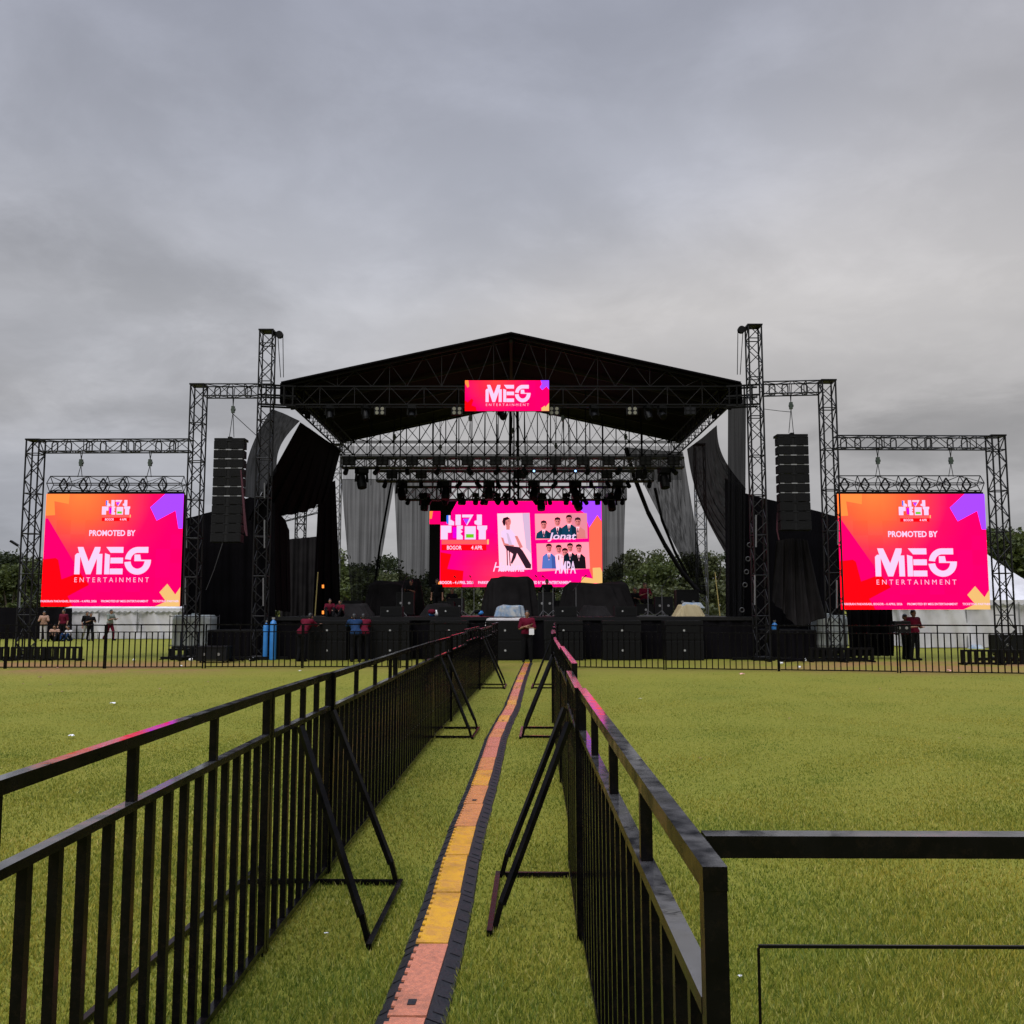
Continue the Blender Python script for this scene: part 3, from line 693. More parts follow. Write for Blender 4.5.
def screen_body(t, w, h, depth=.16):
    b = MB().box((0, depth / 2, h / 2), (w, depth, h))
    n = round(w); b.build('cabinet', M['dark'], t)
    r = MB()
    for k in range(n + 1): r.box((-w / 2 + .03 + (w - .06) * k / n, depth + .05, h / 2), (.05, .1, h - .02))
    r.build('rear_frame', M['dark'], t)
def side_screen(label, x, y, z, w, h, rz, frame):
    t = thing('led_screen', label, 'screen', (x, y, z), rz)
    screen_body(t, w, h)
    MB().flat([(-w / 2, 0), (w / 2, 0), (w / 2, h), (-w / 2, h)], -.006).build('display', grad_led('pink_gradient', [(0, srgb(255, 138, 66)), (.30, srgb(255, 106, 62)), (.55, srgb(255, 60, 84)), (.75, srgb(255, 16, 104)), (1, PINK)], -w * .26, h * 1.02, h * .88), t)
    a = Art(w, h)
    a.poly('lorange', [(0, 0), (.17, 0), (.165, .09), (.06, .065), (.07, .19), (0, .195)])
    a.poly('pinkhot', [(0, .22), (.02, .22), (.27, .70), (.13, .76), (.10, .575), (0, .585)])
    a.poly('lila', [(.865, 0), (1, 0), (1, .31), (.97, .31), (.945, .15), (.81, .24), (.76, .12)])
    a.poly('ledred', [(0, .585), (.09, .572), (.11, .59), (.14, .76), (.27, .70), (.34, .81), (.19, .91), (.23, 1), (0, 1)])
    a.poly('sand', [(.905, .80), (.965, .895), (1, .83), (1, 1), (.82, 1), (.9, .955), (.85, .875)])
    a.logo(.41, .055, .625, .245, t)
    a.text('white', 'PROMOTED BY', .33, .325, .665, .378, t, .03)
    a.shapes('white', MEG, .235, .475, .785, .72, 458, 160)
    a.text('white', 'ENTERTAINMENT', .24, .745, .775, .786, t, -.010, 1.6)
    a.text('white', TICK, .003, .944, .997, .966, t, .02)
    a.done(t)
    return t
pL = W(110.5, 606.5, 33.0); pR = W(915.5, 609.5, 32.1)
zl1 = W(115, 494, 33.0).z; zr1 = W(912, 494, 32.1).z
wl = W(182, 550, 33.0).x - W(44, 550, 33.0).x; wr = W(987.5, 550, 32.1).x - W(839.5, 550, 32.1).x
side_screen('large pink LED screen hung beside the street lamp, left of the stage', pL.x, 33.0, pL.z, wl, zl1 - pL.z, 0, None)
side_screen('large pink LED screen hung in front of the marquee, right of the stage', pR.x, 32.1, pR.z, wr, zr1 - pR.z, 0, None)
# fly trusses (diamond section) and hoists above the screens
for sgn, x, y, zt, zb, wd, hs in (('left', pL.x, 33.1, zl1, z1, wl, (81, 150)), ('right', pR.x, 32.2, zr1, z2, wr, (878, 951))):
    zz = zt + .36
    truss('fly_truss', f'diamond section truss on top of the {sgn} pink screen', 'truss', (x - wd / 2 + .05, y, zz), (x + wd / 2 - .05, y, zz), w=.5, h=.56, bay=.66, r=.018, mat='dark', diamond=True, rings=.70)
    sb = MB()
    for k in range(10):
        xx = -wd / 2 + .25 + (wd - .5) * k / 9
        sb.box((xx, 0, .06), (.05, .08, .12))
    sb.bar((-wd / 2, 0, .03), (wd / 2, 0, .03), .06); tb = thing('hanging_bar', f'black hanging bar with clamps along the top edge of the {sgn} pink screen', 'rigging', (x, y - .02, zt + .01)); sb.build('bar_rail', M['dark'], tb)
    MB().bar((-wd / 2 + .1, 0, .12), (wd / 2 - .1, 0, .12), .03).build('clamp_rail', M['dark'], tb)
    for k, u in enumerate(hs):
        hx = W(u, 465, y).x
        hoist(f'chain hoist above the {sgn} pink screen, {"left" if k == 0 else "right"} of the two', hx, y, zz + .25, zb - .18, 'screen hoists')

# sign screen on the roof
pS = W(507, 411, 33.0); wS = W(549, 395, 33).x - W(465, 395, 33).x; hS = W(507, 380.5, 33).z - pS.z
t = thing('led_sign', 'small wide pink LED sign hung in the middle of the roof front truss', 'sign', (pS.x, 33.0, pS.z))
screen_body(t, wS, hS, .12)
MB().flat([(-wS / 2, 0), (wS / 2, 0), (wS / 2, hS), (-wS / 2, hS)], -.006).build('display', grad_led('sign_gradient', [(0, srgb(255, 66, 66)), (.5, srgb(255, 40, 84)), (1, PINK)], -.4, hS, 1.2), t)
a = Art(wS, hS)
a.poly('lorange', [(0, 0), (.04, 0), (.05, .2), (.03, .24), (0, .1)])
a.poly('ledred', [(0, .65), (.03, .72), (.08, .6), (.10, .65), (.08, .82), (.13, .87), (.14, 1), (0, 1)])
a.poly('lila', [(.90, 0), (1, 0), (1, .30), (.97, .2), (.92, .32), (.89, .22), (.915, .12)])
a.poly('sand', [(.91, .9), (.95, .83), (.955, .88), (1, .74), (1, 1), (.91, 1)])
a.shapes('white', MEG, .245, .15, .78, .72, 458, 160)
a.text('white', 'ENTERTAINMENT', .25, .765, .76, .84, t, -.010, 1.6)
a.done(t)

# main LED wall at the back
YL = 44.2
q0, q1 = W(429, 587, YL), W(601.5, 500.5, YL); wM, hM = q1.x - q0.x, q1.z - q0.z
t = thing('led_wall', 'main pink LED wall with performer posters at the back of the stage', 'screen', ((q0.x + q1.x) / 2, YL, q0.z))
screen_body(t, wM, hM, .2)
cw = 1 / 16; ch = 1 / 8
def U(x, y): return ((x - 47) / 880, (y - 55) / 442)          # from the enlarged crop to the wall
MB().flat([(p[0] * wM - wM / 2, (1 - p[1]) * hM) for p in [(cw, 1), (1, 1), (1, 0), (cw * 2.6, 0), (cw * 2, .14), (cw * 2, ch * 2), (cw, ch * 2)]], -.006).build('display', grad_led('wall_gradient', [(0, srgb(255, 50, 100)), (.35, srgb(255, 20, 112)), (.6, srgb(255, 0, 136)), (1, srgb(255, 0, 140))], -wM * .12, hM * .1, 3.4), t)
a = Art(wM, hM)
a.poly('pinkhot', [(0, ch), (cw, ch), (cw, ch * 2.2), (0, ch * 2.2)])
a.poly('lorange', [(0, ch), (.3 * cw, ch), (.2 * cw, ch * 1.7), (0, ch * 1.7)])
a.poly('ledred', [U(104, 320), U(160, 330), U(140, 405), U(222, 415), U(215, 497), U(104, 497)])
a.poly('lila', [U(765, 55), U(925, 55), U(925, 160), U(905, 130), U(862, 195), U(840, 120), U(800, 95)])
a.poly('lorng2', [U(862, 195), U(905, 130), U(926, 165), U(926, 440), U(880, 460), U(860, 405), U(862, 280)])
a.poly('sand', [U(878, 400), U(918, 398), U(927, 420), U(927, 478), U(818, 478), U(825, 445), U(880, 455)])
a.logo(*U(103, 128), *U(350, 312), t)
a.part('poster')
a.poly('pinkw', [U(393, 123), U(558, 120), U(570, 408), U(404, 416)])
a.poly('shade', [U(520, 121), U(558, 120), U(566, 330), U(540, 300)])
a.poly('whitesh' if 'whitesh' in M else 'white', [U(412, 215), U(440, 200), U(462, 202), U(490, 240), U(480, 285), U(440, 285), U(415, 255)])
a.poly('lskin', [U(412, 245), U(424, 248), U(432, 275), U(480, 285), U(474, 296), U(428, 290)])
a.poly('lskin', [U(482, 238), U(496, 238), U(524, 296), U(508, 300)])
a.ell('lskin', *U(448, 166), 15 / 880, 23 / 442); a.poly('lhair', [U(418, 165), U(424, 146), U(446, 140), U(456, 150), U(436, 158), U(434, 184), U(426, 186)])
a.poly('lskin', [U(438, 182), U(458, 186), U(456, 206), U(440, 206)])
a.poly('ltrouser', [U(428, 285), U(505, 295), U(522, 312), U(566, 385), U(564, 404), U(538, 402), U(494, 325), U(486, 350), U(468, 382), U(462, 374), U(474, 330), U(440, 308)])
a.poly('ltrouser', [U(440, 308), U(446, 308), U(448, 395), U(443, 395)]); a.poly('ltrouser', [U(452, 312), U(457, 314), U(462, 392), U(457, 392)])
a.poly('shade', [U(440, 222), U(450, 226), U(470, 284), U(452, 285)]); a.poly('lblack', [U(449, 160), U(455, 160), U(455, 163), U(449, 163)]); a.poly('lskin2', [U(436, 168), U(444, 160), U(444, 184), U(437, 180)])
a.text('white', 'Hanana', *U(372, 372), *U(532, 420), t, .008, 1.0, .35)
# two group posters
def face(cx, cy, hair='lhair', s=1.0, suit='teal', wdt=44, bot=250):
    a.poly(suit, [U(cx - wdt, bot), U(cx - wdt + 4, cy + 42), U(cx - 14, cy + 26), U(cx + 14, cy + 26), U(cx + wdt - 4, cy + 42), U(cx + wdt, bot)])
    a.poly('pinkw', [U(cx - 9, cy + 24), U(cx + 9, cy + 24), U(cx, cy + 62)])
    a.ell('lskin', *U(cx, cy), 14 * s / 880, 21 * s / 442)
    a.poly('lskin2', [U(cx + 2, cy - 8), U(cx + 13, cy - 6), U(cx + 11, cy + 14), U(cx + 2, cy + 20)])
    for e in (-5, 5): a.poly('lhair', [U(cx + e - 3, cy - 4), U(cx + e + 3, cy - 4), U(cx + e + 3, cy - 1), U(cx + e - 3, cy - 1)])
    a.poly('lhair', [U(cx - 4, cy + 10), U(cx + 4, cy + 10), U(cx + 3, cy + 12), U(cx - 3, cy + 12)])
    a.poly(suit + '_d' if suit + '_d' in M else suit, [U(cx + 12, cy + 30), U(cx + wdt - 6, cy + 44), U(cx + wdt, bot), U(cx + 16, bot)])
    a.poly('lblack', [U(cx - 2, cy + 30), U(cx + 2, cy + 30), U(cx + 3, cy + 50), U(cx, cy + 56), U(cx - 3, cy + 50)])
    a.poly(hair, [U(cx - 16, cy - 2), U(cx - 13, cy - 20), U(cx, cy - 25), U(cx + 13, cy - 20), U(cx + 16, cy - 2), U(cx + 9, cy - 11), U(cx - 9, cy - 11)])
a.part('poster')
a.poly('rose', [U(585, 125), U(851, 121), U(853, 251), U(588, 258)])
a.poly('rose2', [U(760, 122), U(851, 121), U(853, 251), U(790, 253)])
for cx, cy, su in ((630, 183, 'teal'), (700, 167, 'teal'), (803, 168, 'lskin'), (758, 155, 'teal')): face(cx, cy, suit=su, wdt=40, bot=252)
a.text('white', 'Jonat', *U(650, 222), *U(795, 268), t, .02, 1.0, .2)
a.part('poster')
a.poly('rose', [U(592, 278), U(858, 270), U(863, 405), U(597, 420)])
for cx, cy, su in ((705, 308, 'pinkw'), (736, 325, 'pinkw'), (762, 300, 'dkteal'), (655, 303, 'denim'), (806, 306, 'lblack')): face(cx, cy, suit=su, wdt=36, bot=406, s=.85)
a.text('white', 'AMPA', *U(685, 368), *U(790, 430), t, .02, 1.0)
a.text('white', 'BOGOR - 4 APRIL 2026     PARKIRAN PAKANSARI', *U(106, 468), *U(470, 483), t, .03)
a.text('white', 'PROMOTED BY MEG ENTERTAINMENT', *U(520, 468), *U(765, 483), t, .03)
a.done(t)

# ------------------------------------------------------------------ roof
xe = -W(283, 380, YF).x; ze = W(283, 382.5, YF).z; za = W(510, 333, YF).z
cxr = W(511, 333, YF).x
t = thing('stage_roof', 'black gabled stage roof on trusses over the whole stage', 'stage roof', (cxr, YF, 0))
rc = MB(); th = .06
for s in (-1, 1):
    o = [(0, za), (s * xe, ze), (s * xe, ze - th), (0, za - th)]
    pr = o if s < 0 else o[::-1]
    rc.prism(pr, -.15, YB - YF + .2)
rc.prism([(-xe, ze - th), (-xe - .03, ze - th), (-xe - .03, ze - .12), (-xe, ze - .12)], -.15, YB - YF + .2)
rc.prism([(xe + .03, ze - th), (xe, ze - th), (xe, ze - .12), (xe + .03, ze - .12)], -.15, YB - YF + .2)
rc.build('roof_cover', M['vinyl'], t)
def gable(y, mat, name, x=False, zc0=None):
    zt, zb = ze - .12, ze - .78
    mb = MB(); wb = MB()
    for yy in (y, y + .45):
        for zz in (zt, zb): mb.bar((-xe + .05, yy, zz), (xe - .05, yy, zz), .05)
        for s in (-1, 1): mb.bar((s * (xe - .05), yy, ze - .1), (0, yy, za - .12), .06)
    n = 26
    for k in range(n):
        x0, x1 = -xe + .1 + (2 * xe - .2) * k / n, -xe + .1 + (2 * xe - .2) * (k + 1) / n
        a_, b_ = ((zb, zt) if k % 2 else (zt, zb))
        wb.tube((x0, y, a_), (x1, y, b_), .026 if x else .013, n=4, cap=False)
        if x: wb.tube((x0, y, b_), (x1, y, a_), .026, n=4, cap=False)
        if k % 2 == 0 or x: wb.tube((x0, y, zb), (x0, y, zt), .016, n=4, cap=False)
        wb.tube((x0, y, zb), (x0, y + .45, zb), .016, n=4, cap=False)
        zr0 = ze + (za - ze) * (1 - abs(x0) / xe) - .12; zr1 = ze + (za - ze) * (1 - abs(x1) / xe) - .12
        if k % 3 == 0: wb.tube((x0, y, zt), (x0, y, zr0), .013, n=4, cap=False)
        wb.tube((x0, y, zt if k % 2 else zr0), (x1, y, zr1 if k % 2 else zt), .013, n=4, cap=False)
        if x:
            wb.tube((x0, y, zr0 if k % 2 else zt), (x1, y, zt if k % 2 else zr1), .026, n=4, cap=False)
            wb.tube((x0, y, zt), (x0, y, zr0), .032, n=4, cap=False)
    mb.build(name + '_chords', M['dark'], t); wb.build(name + '_web', M['web' if not x else 'dark'], t)
gable(.1, 'web', 'front_gable'); gable(YB - YF - .5, 'dark', 'rear_gable', True)
for s in (-1, 1):
    mb = MB(); X = s * (xe - .25)
    for xx in (X, X - s * .4):
        for zz in (ze - .12, ze - .72): mb.bar((xx, .6, zz), (xx, YB - YF - .1, zz), .05)
    for k in range(15):
        y0, y1 = .6 + 11.0 * k / 15, .6 + 11.0 * (k + 1) / 15
        for xx in (X, X - s * .4):
            mb.tube((xx, y0, ze - .72), (xx, y0, ze - .12), .018, n=4, cap=False)
            mb.tube((xx, y0, ze - .72 if k % 2 else ze - .12), (xx, y1, ze - .12 if k % 2 else ze - .72), .015, n=4, cap=False)
        mb.tube((X, y0, ze - .72), (X - s * .4, y0, ze - .72), .015, n=4, cap=False)
    mb.build('eave_truss', M['dark'], t)
for k in range(1, 4):
    y = 11.7 * k / 4
    mb = MB()
    for s in (-1, 1): mb.bar((s * (xe - .1), y, ze - .16), (0, y, za - .18), .10)
    mb.build('rafter', M['web'], t)
MB().bar((0, .2, za - .22), (0, 11.5, za - .22), .12).build('ridge_beam', M['web'], t)
for s in (-1, 1):                                           # sleeve blocks that carry the roof on the front towers
    xt = (TLX if s < 0 else TRX) - cxr; mb = MB()
    for zz in (ze - .14, ze - .5, ze - .84):
        for yy in (.02, .42): mb.bar((s * (xe - .5), yy, zz), (xt + s * .30, yy - .3, zz), .06)
    for k in range(4): mb.bar((lerp(s * (xe - .4), xt, k / 3), .0 - .1 * k, ze - .84), (lerp(s * (xe - .4), xt, k / 3), -.1 * k, ze - .14), .05)
    mb.build('sleeve_block', M['dark'], t)
    def val(a, b): return (s * (xe + .04 + .03 * math.sin(a * 40)), lerp(-.1, 5.2, a), lerp(ze - .05, ze - .30 - .42 * (1 - a) - .05 * math.sin(a * 23), b))
    MB().grid(val, 40, 3).build('eave_valance', M['cloth'], t)

# ------------------------------------------------------------------ stage deck
t = thing('stage_platform', 'long black raised stage platform with cloth skirt', 'stage', (0, 33.4, 0))
MB().box((0, 6.0, 1.40), (17.2, 12.2, .12)).build('deck', M['deck'], t)
def skirt(s_, t_):
    x = lerp(-8.6, 8.6, s_); return (x, -.04 + .04 * math.sin(x * 9) * (1 - .3 * t_) + .02 * math.sin(x * 23), lerp(.0, 1.34, t_))
MB().grid(skirt, 160, 4).build('skirt', M['cloth'], t)
for sx in (-1, 1):
    MB().grid(lambda a, b: (sx * (8.6 + .03 * math.sin(a * 90)), lerp(-.04, 12, a), lerp(0, 1.34, b)), 50, 3).build('side_skirt', M['cloth'], t)
mb = MB()
for sx in (-1, 1):                                              # side wings under the arrays
    mb.box((sx * 9.7, 2.5, .95), (2.0, 4.5, .1))
mb.bar((-8.75, 2.5, .95), (8.75, 2.5, .95), .1, .05); mb.build('wing_deck', M['deck'], t)
for sx in (-1, 1):
    MB().grid(lambda a, b: (sx * lerp(8.7, 10.7, a), .22 + .04 * math.sin(a * 40), lerp(0, .96, b)), 60, 3).build('wing_skirt', M['cloth'], t)
sl = MB()
for x in (-10.6, -9.7, -8.9, 8.9, 9.7, 10.6):
    for y in (.4, 4.6): sl.bar((x, y, 0), (x, y, .9), .05)
sl.build('wing_leg', M['dark'], t)

# subwoofers in front of the stage
def subwoofer(label, grp, loc):
    t = thing('subwoofer', label, 'subwoofer', loc, 0, grp)
    MB().box((0, .4, .335), (1.30, .8, .66)).build('cabinet', M['cab'], t)
    MB().box((0, -.006, .335), (1.22, .016, .58)).build('grille', M['grille'], t)
    MB().tube((0, -.026, .335), (0, -.012, .335), .036, n=12).build('badge', M['badge'], t)
    return t
sub0 = None
su = [327, 390, 449, 505, 563.5, 622, 684]
for i, u in enumerate(su):
    for k in range(2):
        x = W(u, 640, 32.5).x; lab = f'black subwoofer in the {("lower", "upper")[k]} row under the stage edge, {ORD[i]} from the left'
        loc = (x + (0 if k else .01), 32.45 + .02 * k, .004 + .672 * k)
        if sub0 is None: sub0 = subwoofer(lab, 'subwoofers along the stage front', loc)
        else: dup(sub0, loc, label=lab)
# front fill speakers on the deck edge
def fill(label, loc):
    t = thing('stage_speaker', label, 'speaker', loc, 0, 'low speakers on the stage edge')
    MB().prism([(-.39, 0), (.39, 0), (.39, .36), (-.39, .36)], 0, .5).build('cabinet', M['cab'], t)
    MB().box((0, -.006, .18), (.70, .014, .30)).build('grille', M['grille'], t)
    MB().tube((-.12, -.024, .20), (-.12, -.012, .20), .030, n=12).build('badge', M['badge'], t)
    return t
f0 = None
for i, u in enumerate((391, 449, 566, 626)):
    loc = (W(u, 617, 33.6).x, 33.6, 1.462); lab = f'low black speaker on the stage edge, {ORD[i]} from the left'
    f0 = fill(lab, loc) if f0 is None else (dup(f0, loc, label=lab) and f0)

# ------------------------------------------------------------------ line arrays
def line_array(label, x, y, ztop, n, zbeam, tilt):
    t = thing('line_array', label, 'loudspeaker array', (x, y, ztop), 0)
    MB().box((0, .3, .04), (1.06, .50, .08)).box((0, .3, .10), (.12, .5, .06)).build('bumper', M['dark'], t)
    z, yy, ang = -.01, 0.0, 0.0
    hgt = .325; me = gr = sd = None
    for k in range(n):
        c = MB(); m = Matrix.Rotation(ang, 3, 'X')
        pts = [Vector((xx, q, zz)) for q in (0, .40) for xx, zz in ((-.52, -hgt / 2 + .02 + q * .05), (.52, -hgt / 2 + .02 + q * .05), (.52, hgt / 2 - .012 - q * .05), (-.52, hgt / 2 - .012 - q * .05))]
        o = Vector((0, yy, z - hgt / 2))
        c.add([o + m @ p for p in pts], [(3, 2, 1, 0), (4, 5, 6, 7), (0, 1, 5, 4), (1, 2, 6, 5), (2, 3, 7, 6), (3, 0, 4, 7)])
        cab = c.build('cabinet', M['cab'], t)
        g_ = MB().box(o + m @ Vector((-.27, -.008, 0)), (.44, .014, hgt - .06), rot=m); g_.box(o + m @ Vector((.27, -.008, 0)), (.44, .014, hgt - .06), rot=m); g_.build('grille', M['grille'], cab)
        r_ = MB().box(o + m @ Vector((0, -.012, hgt / 2 - .005)), (.20, .02, .035), rot=m)
        for sx in (-1, 1): r_.box(o + m @ Vector((sx * .42, -.012, hgt / 2 - .005)), (.14, .02, .03), rot=m)
        r_.box(o + m @ Vector((0, -.004, hgt / 2 - .005)), (.98, .006, .008), rot=m)
        r_.build('rigging_plate', M['steel'] if k in (1, 2, 3, 5, 6) else M['truss'], cab)
        z -= hgt * math.cos(ang); yy += hgt * math.sin(ang) * 1.0; ang += tilt * (k / n)
    return t
pa = W(229, 440, 32.7); line_array('tall black line array hanging beside the left tower', pa.x, 32.7, pa.z, 11, 9.2, -.02)
pb = W(793, 436, 32.2); line_array('tall black line array hanging beside the right tower', pb.x, 32.2, pb.z, 10, 9.2, -.02)
hoist('chain hoist holding the left line array', pa.x + .02, 33.0, pa.z + .15, W(232, 387, 33).z, 'array hoists')
hoist('chain hoist holding the right line array', pb.x + .02, 32.4, pb.z + .15, W(790, 383, 32.3).z, 'array hoists')

# ------------------------------------------------------------------ hanging lighting trusses and lamps
rows = [('front', 37.0, 342, 683, 458, 468), ('middle', 40.0, 377, 653, 471, 481.5), ('rear', 42.0, 405, 626, 487, 500)]
T = {}
for nm, y, u0, u1, v0, v1 in rows:
    a, b = W(u0, (v0 + v1) / 2, y), W(u1, (v0 + v1) / 2, y)
    T[nm] = (a.x, b.x, y, a.z, (v1 - v0) / F * y)
    truss('lighting_truss', f'horizontal {nm} lighting truss hanging above the stage', 'truss beam', a, b, w=.4, h=(v1 - v0) / F * y, bay=.46, r=.034, mat='truss_mid', cross=True)
def moving_head(label, loc, pan, tilt_, scale, grp, lens=None):
    t = thing('moving_head_light', label, 'stage light', loc, pan, grp)
    s = scale
    MB().box((0, 0, -.09 * s), (.34 * s, .30 * s, .16 * s)).box((0, 0, .0), (.05, .05, .06)).build('base', M['dark'], t)
    y = MB()
    for sx in (-1, 1): y.bar((sx * .17 * s, 0, -.15 * s), (sx * .19 * s, 0, -.44 * s), .06 * s)
    y.bar((-.18 * s, 0, -.19 * s), (.18 * s, 0, -.19 * s), .06 * s); y.build('yoke', M['dark'], t)
    d = Vector((0, -math.sin(tilt_), -math.cos(tilt_))); c = Vector((0, 0, -.42 * s))
    hd = MB().tube(c - d * .18 * s, c + d * .10 * s, .13 * s, .155 * s, n=12); hd.tube(c + d * .10 * s, c + d * .22 * s, .155 * s, .14 * s, n=12); hd = hd.build('head', M['dark'], t)
    MB().tube(c + d * .221 * s, c + d * .225 * s, .12 * s, n=12).build('lens', lens or M['grille'], hd)
    return t
def blinder(label, loc, grp, mat, sc_=1):
    t = thing('blinder_light', label, 'stage light', loc, 0, grp); s = sc_
    MB().box((0, 0, -.16 * s), (.42 * s, .16 * s, .30 * s)).box((0, 0, .02), (.05, .05, .08)).build('housing', M['dark'], t)
    for a_ in (-1, 1):
        for b_ in (-1, 1): MB().tube((a_ * .1 * s, -.10 * s, -.16 * s + b_ * .075 * s), (a_ * .1 * s, -.082 * s, -.16 * s + b_ * .075 * s), .068 * s, n=10).build('lens', mat, t)
    return t
hang = [('front', (362, 664), 1.0), ('middle', (402, 446, 489, 534, 575, 617.5), .95), ('rear', (425, 446, 461, 476, 486, 497, 506, 541, 566, 577, 597, 611), .95)]
cnt = {}
for nm, us, s in hang:
    x0, x1, y, z, h = T[nm]
    for i, u in enumerate(us):
        px = W(u, 480, y).x
        lens = None
        moving_head(f'black moving head light hanging from the {nm} lighting truss, {ORD[i]} from the left', (px, y - .1, z - h / 2 - .01 + (.30 if nm == 'rear' else 0)), random.uniform(-.6, .6), random.uniform(.1, .9), s * (1.28 if nm != 'rear' or i in (0, 7, 9, 11) else .85), f'moving heads on the {nm} lighting truss')
for i, u in enumerate((351, 384, 413, 440, 468, 496, 527, 555, 582, 608, 644, 672)):
    x0, x1, y, z, h = T['front']
    blinder(f'dark blinder light fixed on the front lighting truss, {ORD[i]} from the left', (W(u, 463, y).x, y - .34, z + .2), 'blinders on the front lighting truss', M['truss'], 1.1)
for i, u in enumerate((393, 422, 520, 606, 640)):
    x0, x1, y, z, h = T['middle']
    blinder(f'dark blinder light fixed on the middle lighting truss, {ORD[i]} from the left', (W(u, 476, y).x, y - .34, z + .2), 'blinders on the middle lighting truss', M['truss'], 1.1)
for i, u in enumerate((534, 575.5, 617.5)):
    x0, x1, y, z, h = T['middle']
    p_ = W(u, 471, y - .3)
    tt = thing('wash_light', f'small wash light with lit blue lamp on the middle truss, {ORD[i]} of three', 'stage light', p_, 0, 'lit blue wash lights')
    MB().tube((0, .0, 0), (0, .25, 0), .10, .08, n=12).box((0, .12, .1), (.04, .04, .12)).build('housing', M['dark'], tt)
    MB().tube((0, -.012, 0), (0, -.004, 0), .05, n=10).build('lens', M['blue_lt'], tt)
for i, u in enumerate((380, 457, 554, 632, 690)):
    p_ = W(u, 407, 33.35)
    blinder(f'four lens blinder under the roof front truss, {ORD[i]} from the left', p_, 'blinders under the roof front truss', M['pale_led'] if i < 4 else M['truss'], .95)
for i, u in enumerate((330, 366, 412, 502, 594, 648, 662)):
    p_ = W(u, 405, 33.5)
    moving_head(f'dark moving head light under the roof front truss, {ORD[i]} from the left', p_, random.uniform(-.6, .6), random.uniform(.2, 1), .85, 'moving heads under the roof front truss')
def par(label, loc, grp):
    t = thing('spot_light', label, 'stage light', loc, random.uniform(-.5, .5), grp)
    d_ = V3 = Vector((0, -.8, -.6)); c_ = Vector((0, 0, -.16))
    MB().tube(c_ + d_ * -.14, c_ + d_ * .16, .085, .10, n=10).build('can', M['dark'], t)
    MB().bar((0, 0, .06), (0, 0, -.1), .05).bar((-.11, 0, -.06), (.11, 0, -.06), .03).build('clamp', M['dark'], t)
    return t
for nm, n_, dz in (('middle', 15, -.02), ('rear', 13, .05), ('front', 12, -.02)):
    x0, x1, y, z, h = T[nm]; p0 = None
    for i in range(n_):
        loc = (lerp(x0 + .3, x1 - .3, i / (n_ - 1)) + random.uniform(-.12, .12), y - .32, z - h / 2 + dz); lab = f'small black spot light clamped on the {nm} lighting truss, {ORD[i]} from the left'
        p0 = par(lab, loc, f'spot lights on the {nm} lighting truss') if p0 is None else (dup(p0, loc, random.uniform(-.7, .7), lab) and p0)
for i, (u, y) in enumerate(sorted(((372, 37), (402, 40), (433, 42), (455, 37), (482, 42), (498, 40), (528, 42), (547, 37), (571, 40), (586, 37), (602, 42), (640, 37)))):
    p_ = W(u, 470, y); x_ = p_.x + random.uniform(-.1, .1)
    o = MB().tube((x_, y - .2, W(u, 496 if y > 38 else 470, y).z), (x_ + random.uniform(-.1, .1), y, 9.9 + 1.0 * (1 - abs(x_) / 8)), .022, n=5).tube((x_ + .05, y - .2, W(u, 486, y).z), (x_ + .02, y, 9.6), .015, n=5).build('hanging_cable', M['cloth'])
    tag(o, f'black power cable dropping from the roof to the lighting trusses, {ORD[i]} from the left', 'cable', 'power cables over the stage')
# hoists carrying the lighting trusses
for i, (u, y, v) in enumerate(sorted(((394, 40, 470), (440, 42, 486), (512, 40, 470), (517, 42, 486), (556, 42, 486), (563, 37, 457), (626, 40, 470), (470, 37, 457)))):
    p_ = W(u, v, y); hoist(f'chain hoist holding a lighting truss under the roof, {ORD[i]} of eight', p_.x, y, p_.z, 9.9 + .8 * (1 - abs(p_.x) / 8), 'lighting truss hoists')
pc = W(513.5, 455, 38.5)
t = thing('cable_bundle', 'thick black cable bundle dropping from the roof in mid stage', 'cable', (pc.x, 38.5, 0))
for k, dx in enumerate((-.16, .02, .2)): MB().tube((dx, 0, W(513, 500, 38.5).z), (dx * .8, 0, 10.9), (.05, .03, .055)[k], n=6).build('cable', M['cloth'], t)
# ------------------------------------------------------------------ cloth drapes
def poly_at(pts, t):
    ds = [0]
    for a, b in zip(pts, pts[1:]): ds.append(ds[-1] + (b - a).length)
    q = t * ds[-1]
    for i in range(len(pts) - 1):
        if q <= ds[i + 1] or i == len(pts) - 2:
            return pts[i].lerp(pts[i + 1], (q - ds[i]) / max(1e-6, ds[i + 1] - ds[i]))
def cloth(name, label, cat, top, bot, mat, folds=7, amp=.12, nu=60, nv=24, group=None, seed=0, sag=0.0, bow=0.0):
    tp, bp_ = [W(*p) for p in top], [W(*p) for p in bot]
    ph = random.Random(seed).uniform(0, 6)
    o = tp[0].copy(); o.z = 0
    def fn(s, t):
        p = poly_at(tp, s).lerp(poly_at(bp_, s), t)
        f = math.sin(s * folds * 6.283 + ph + .8 * math.sin(t * 3)) + .5 * math.sin(s * folds * 2.3 * 6.283 + ph * 2 + t * 2)
        p.y += amp * f * (.35 + .65 * t)
        p.x += bow * math.sin(t * PI)
        p.z -= sag * math.sin(s * PI) * math.sin(t * PI)
        return p
    ob = MB().grid(fn, nu, nv)
    e = bpy.data.objects.new(name, ob.mesh(name, mat, o)); col.objects.link(e); e.location = o
    return tag(e, label, cat, group)
S = 'cloth'
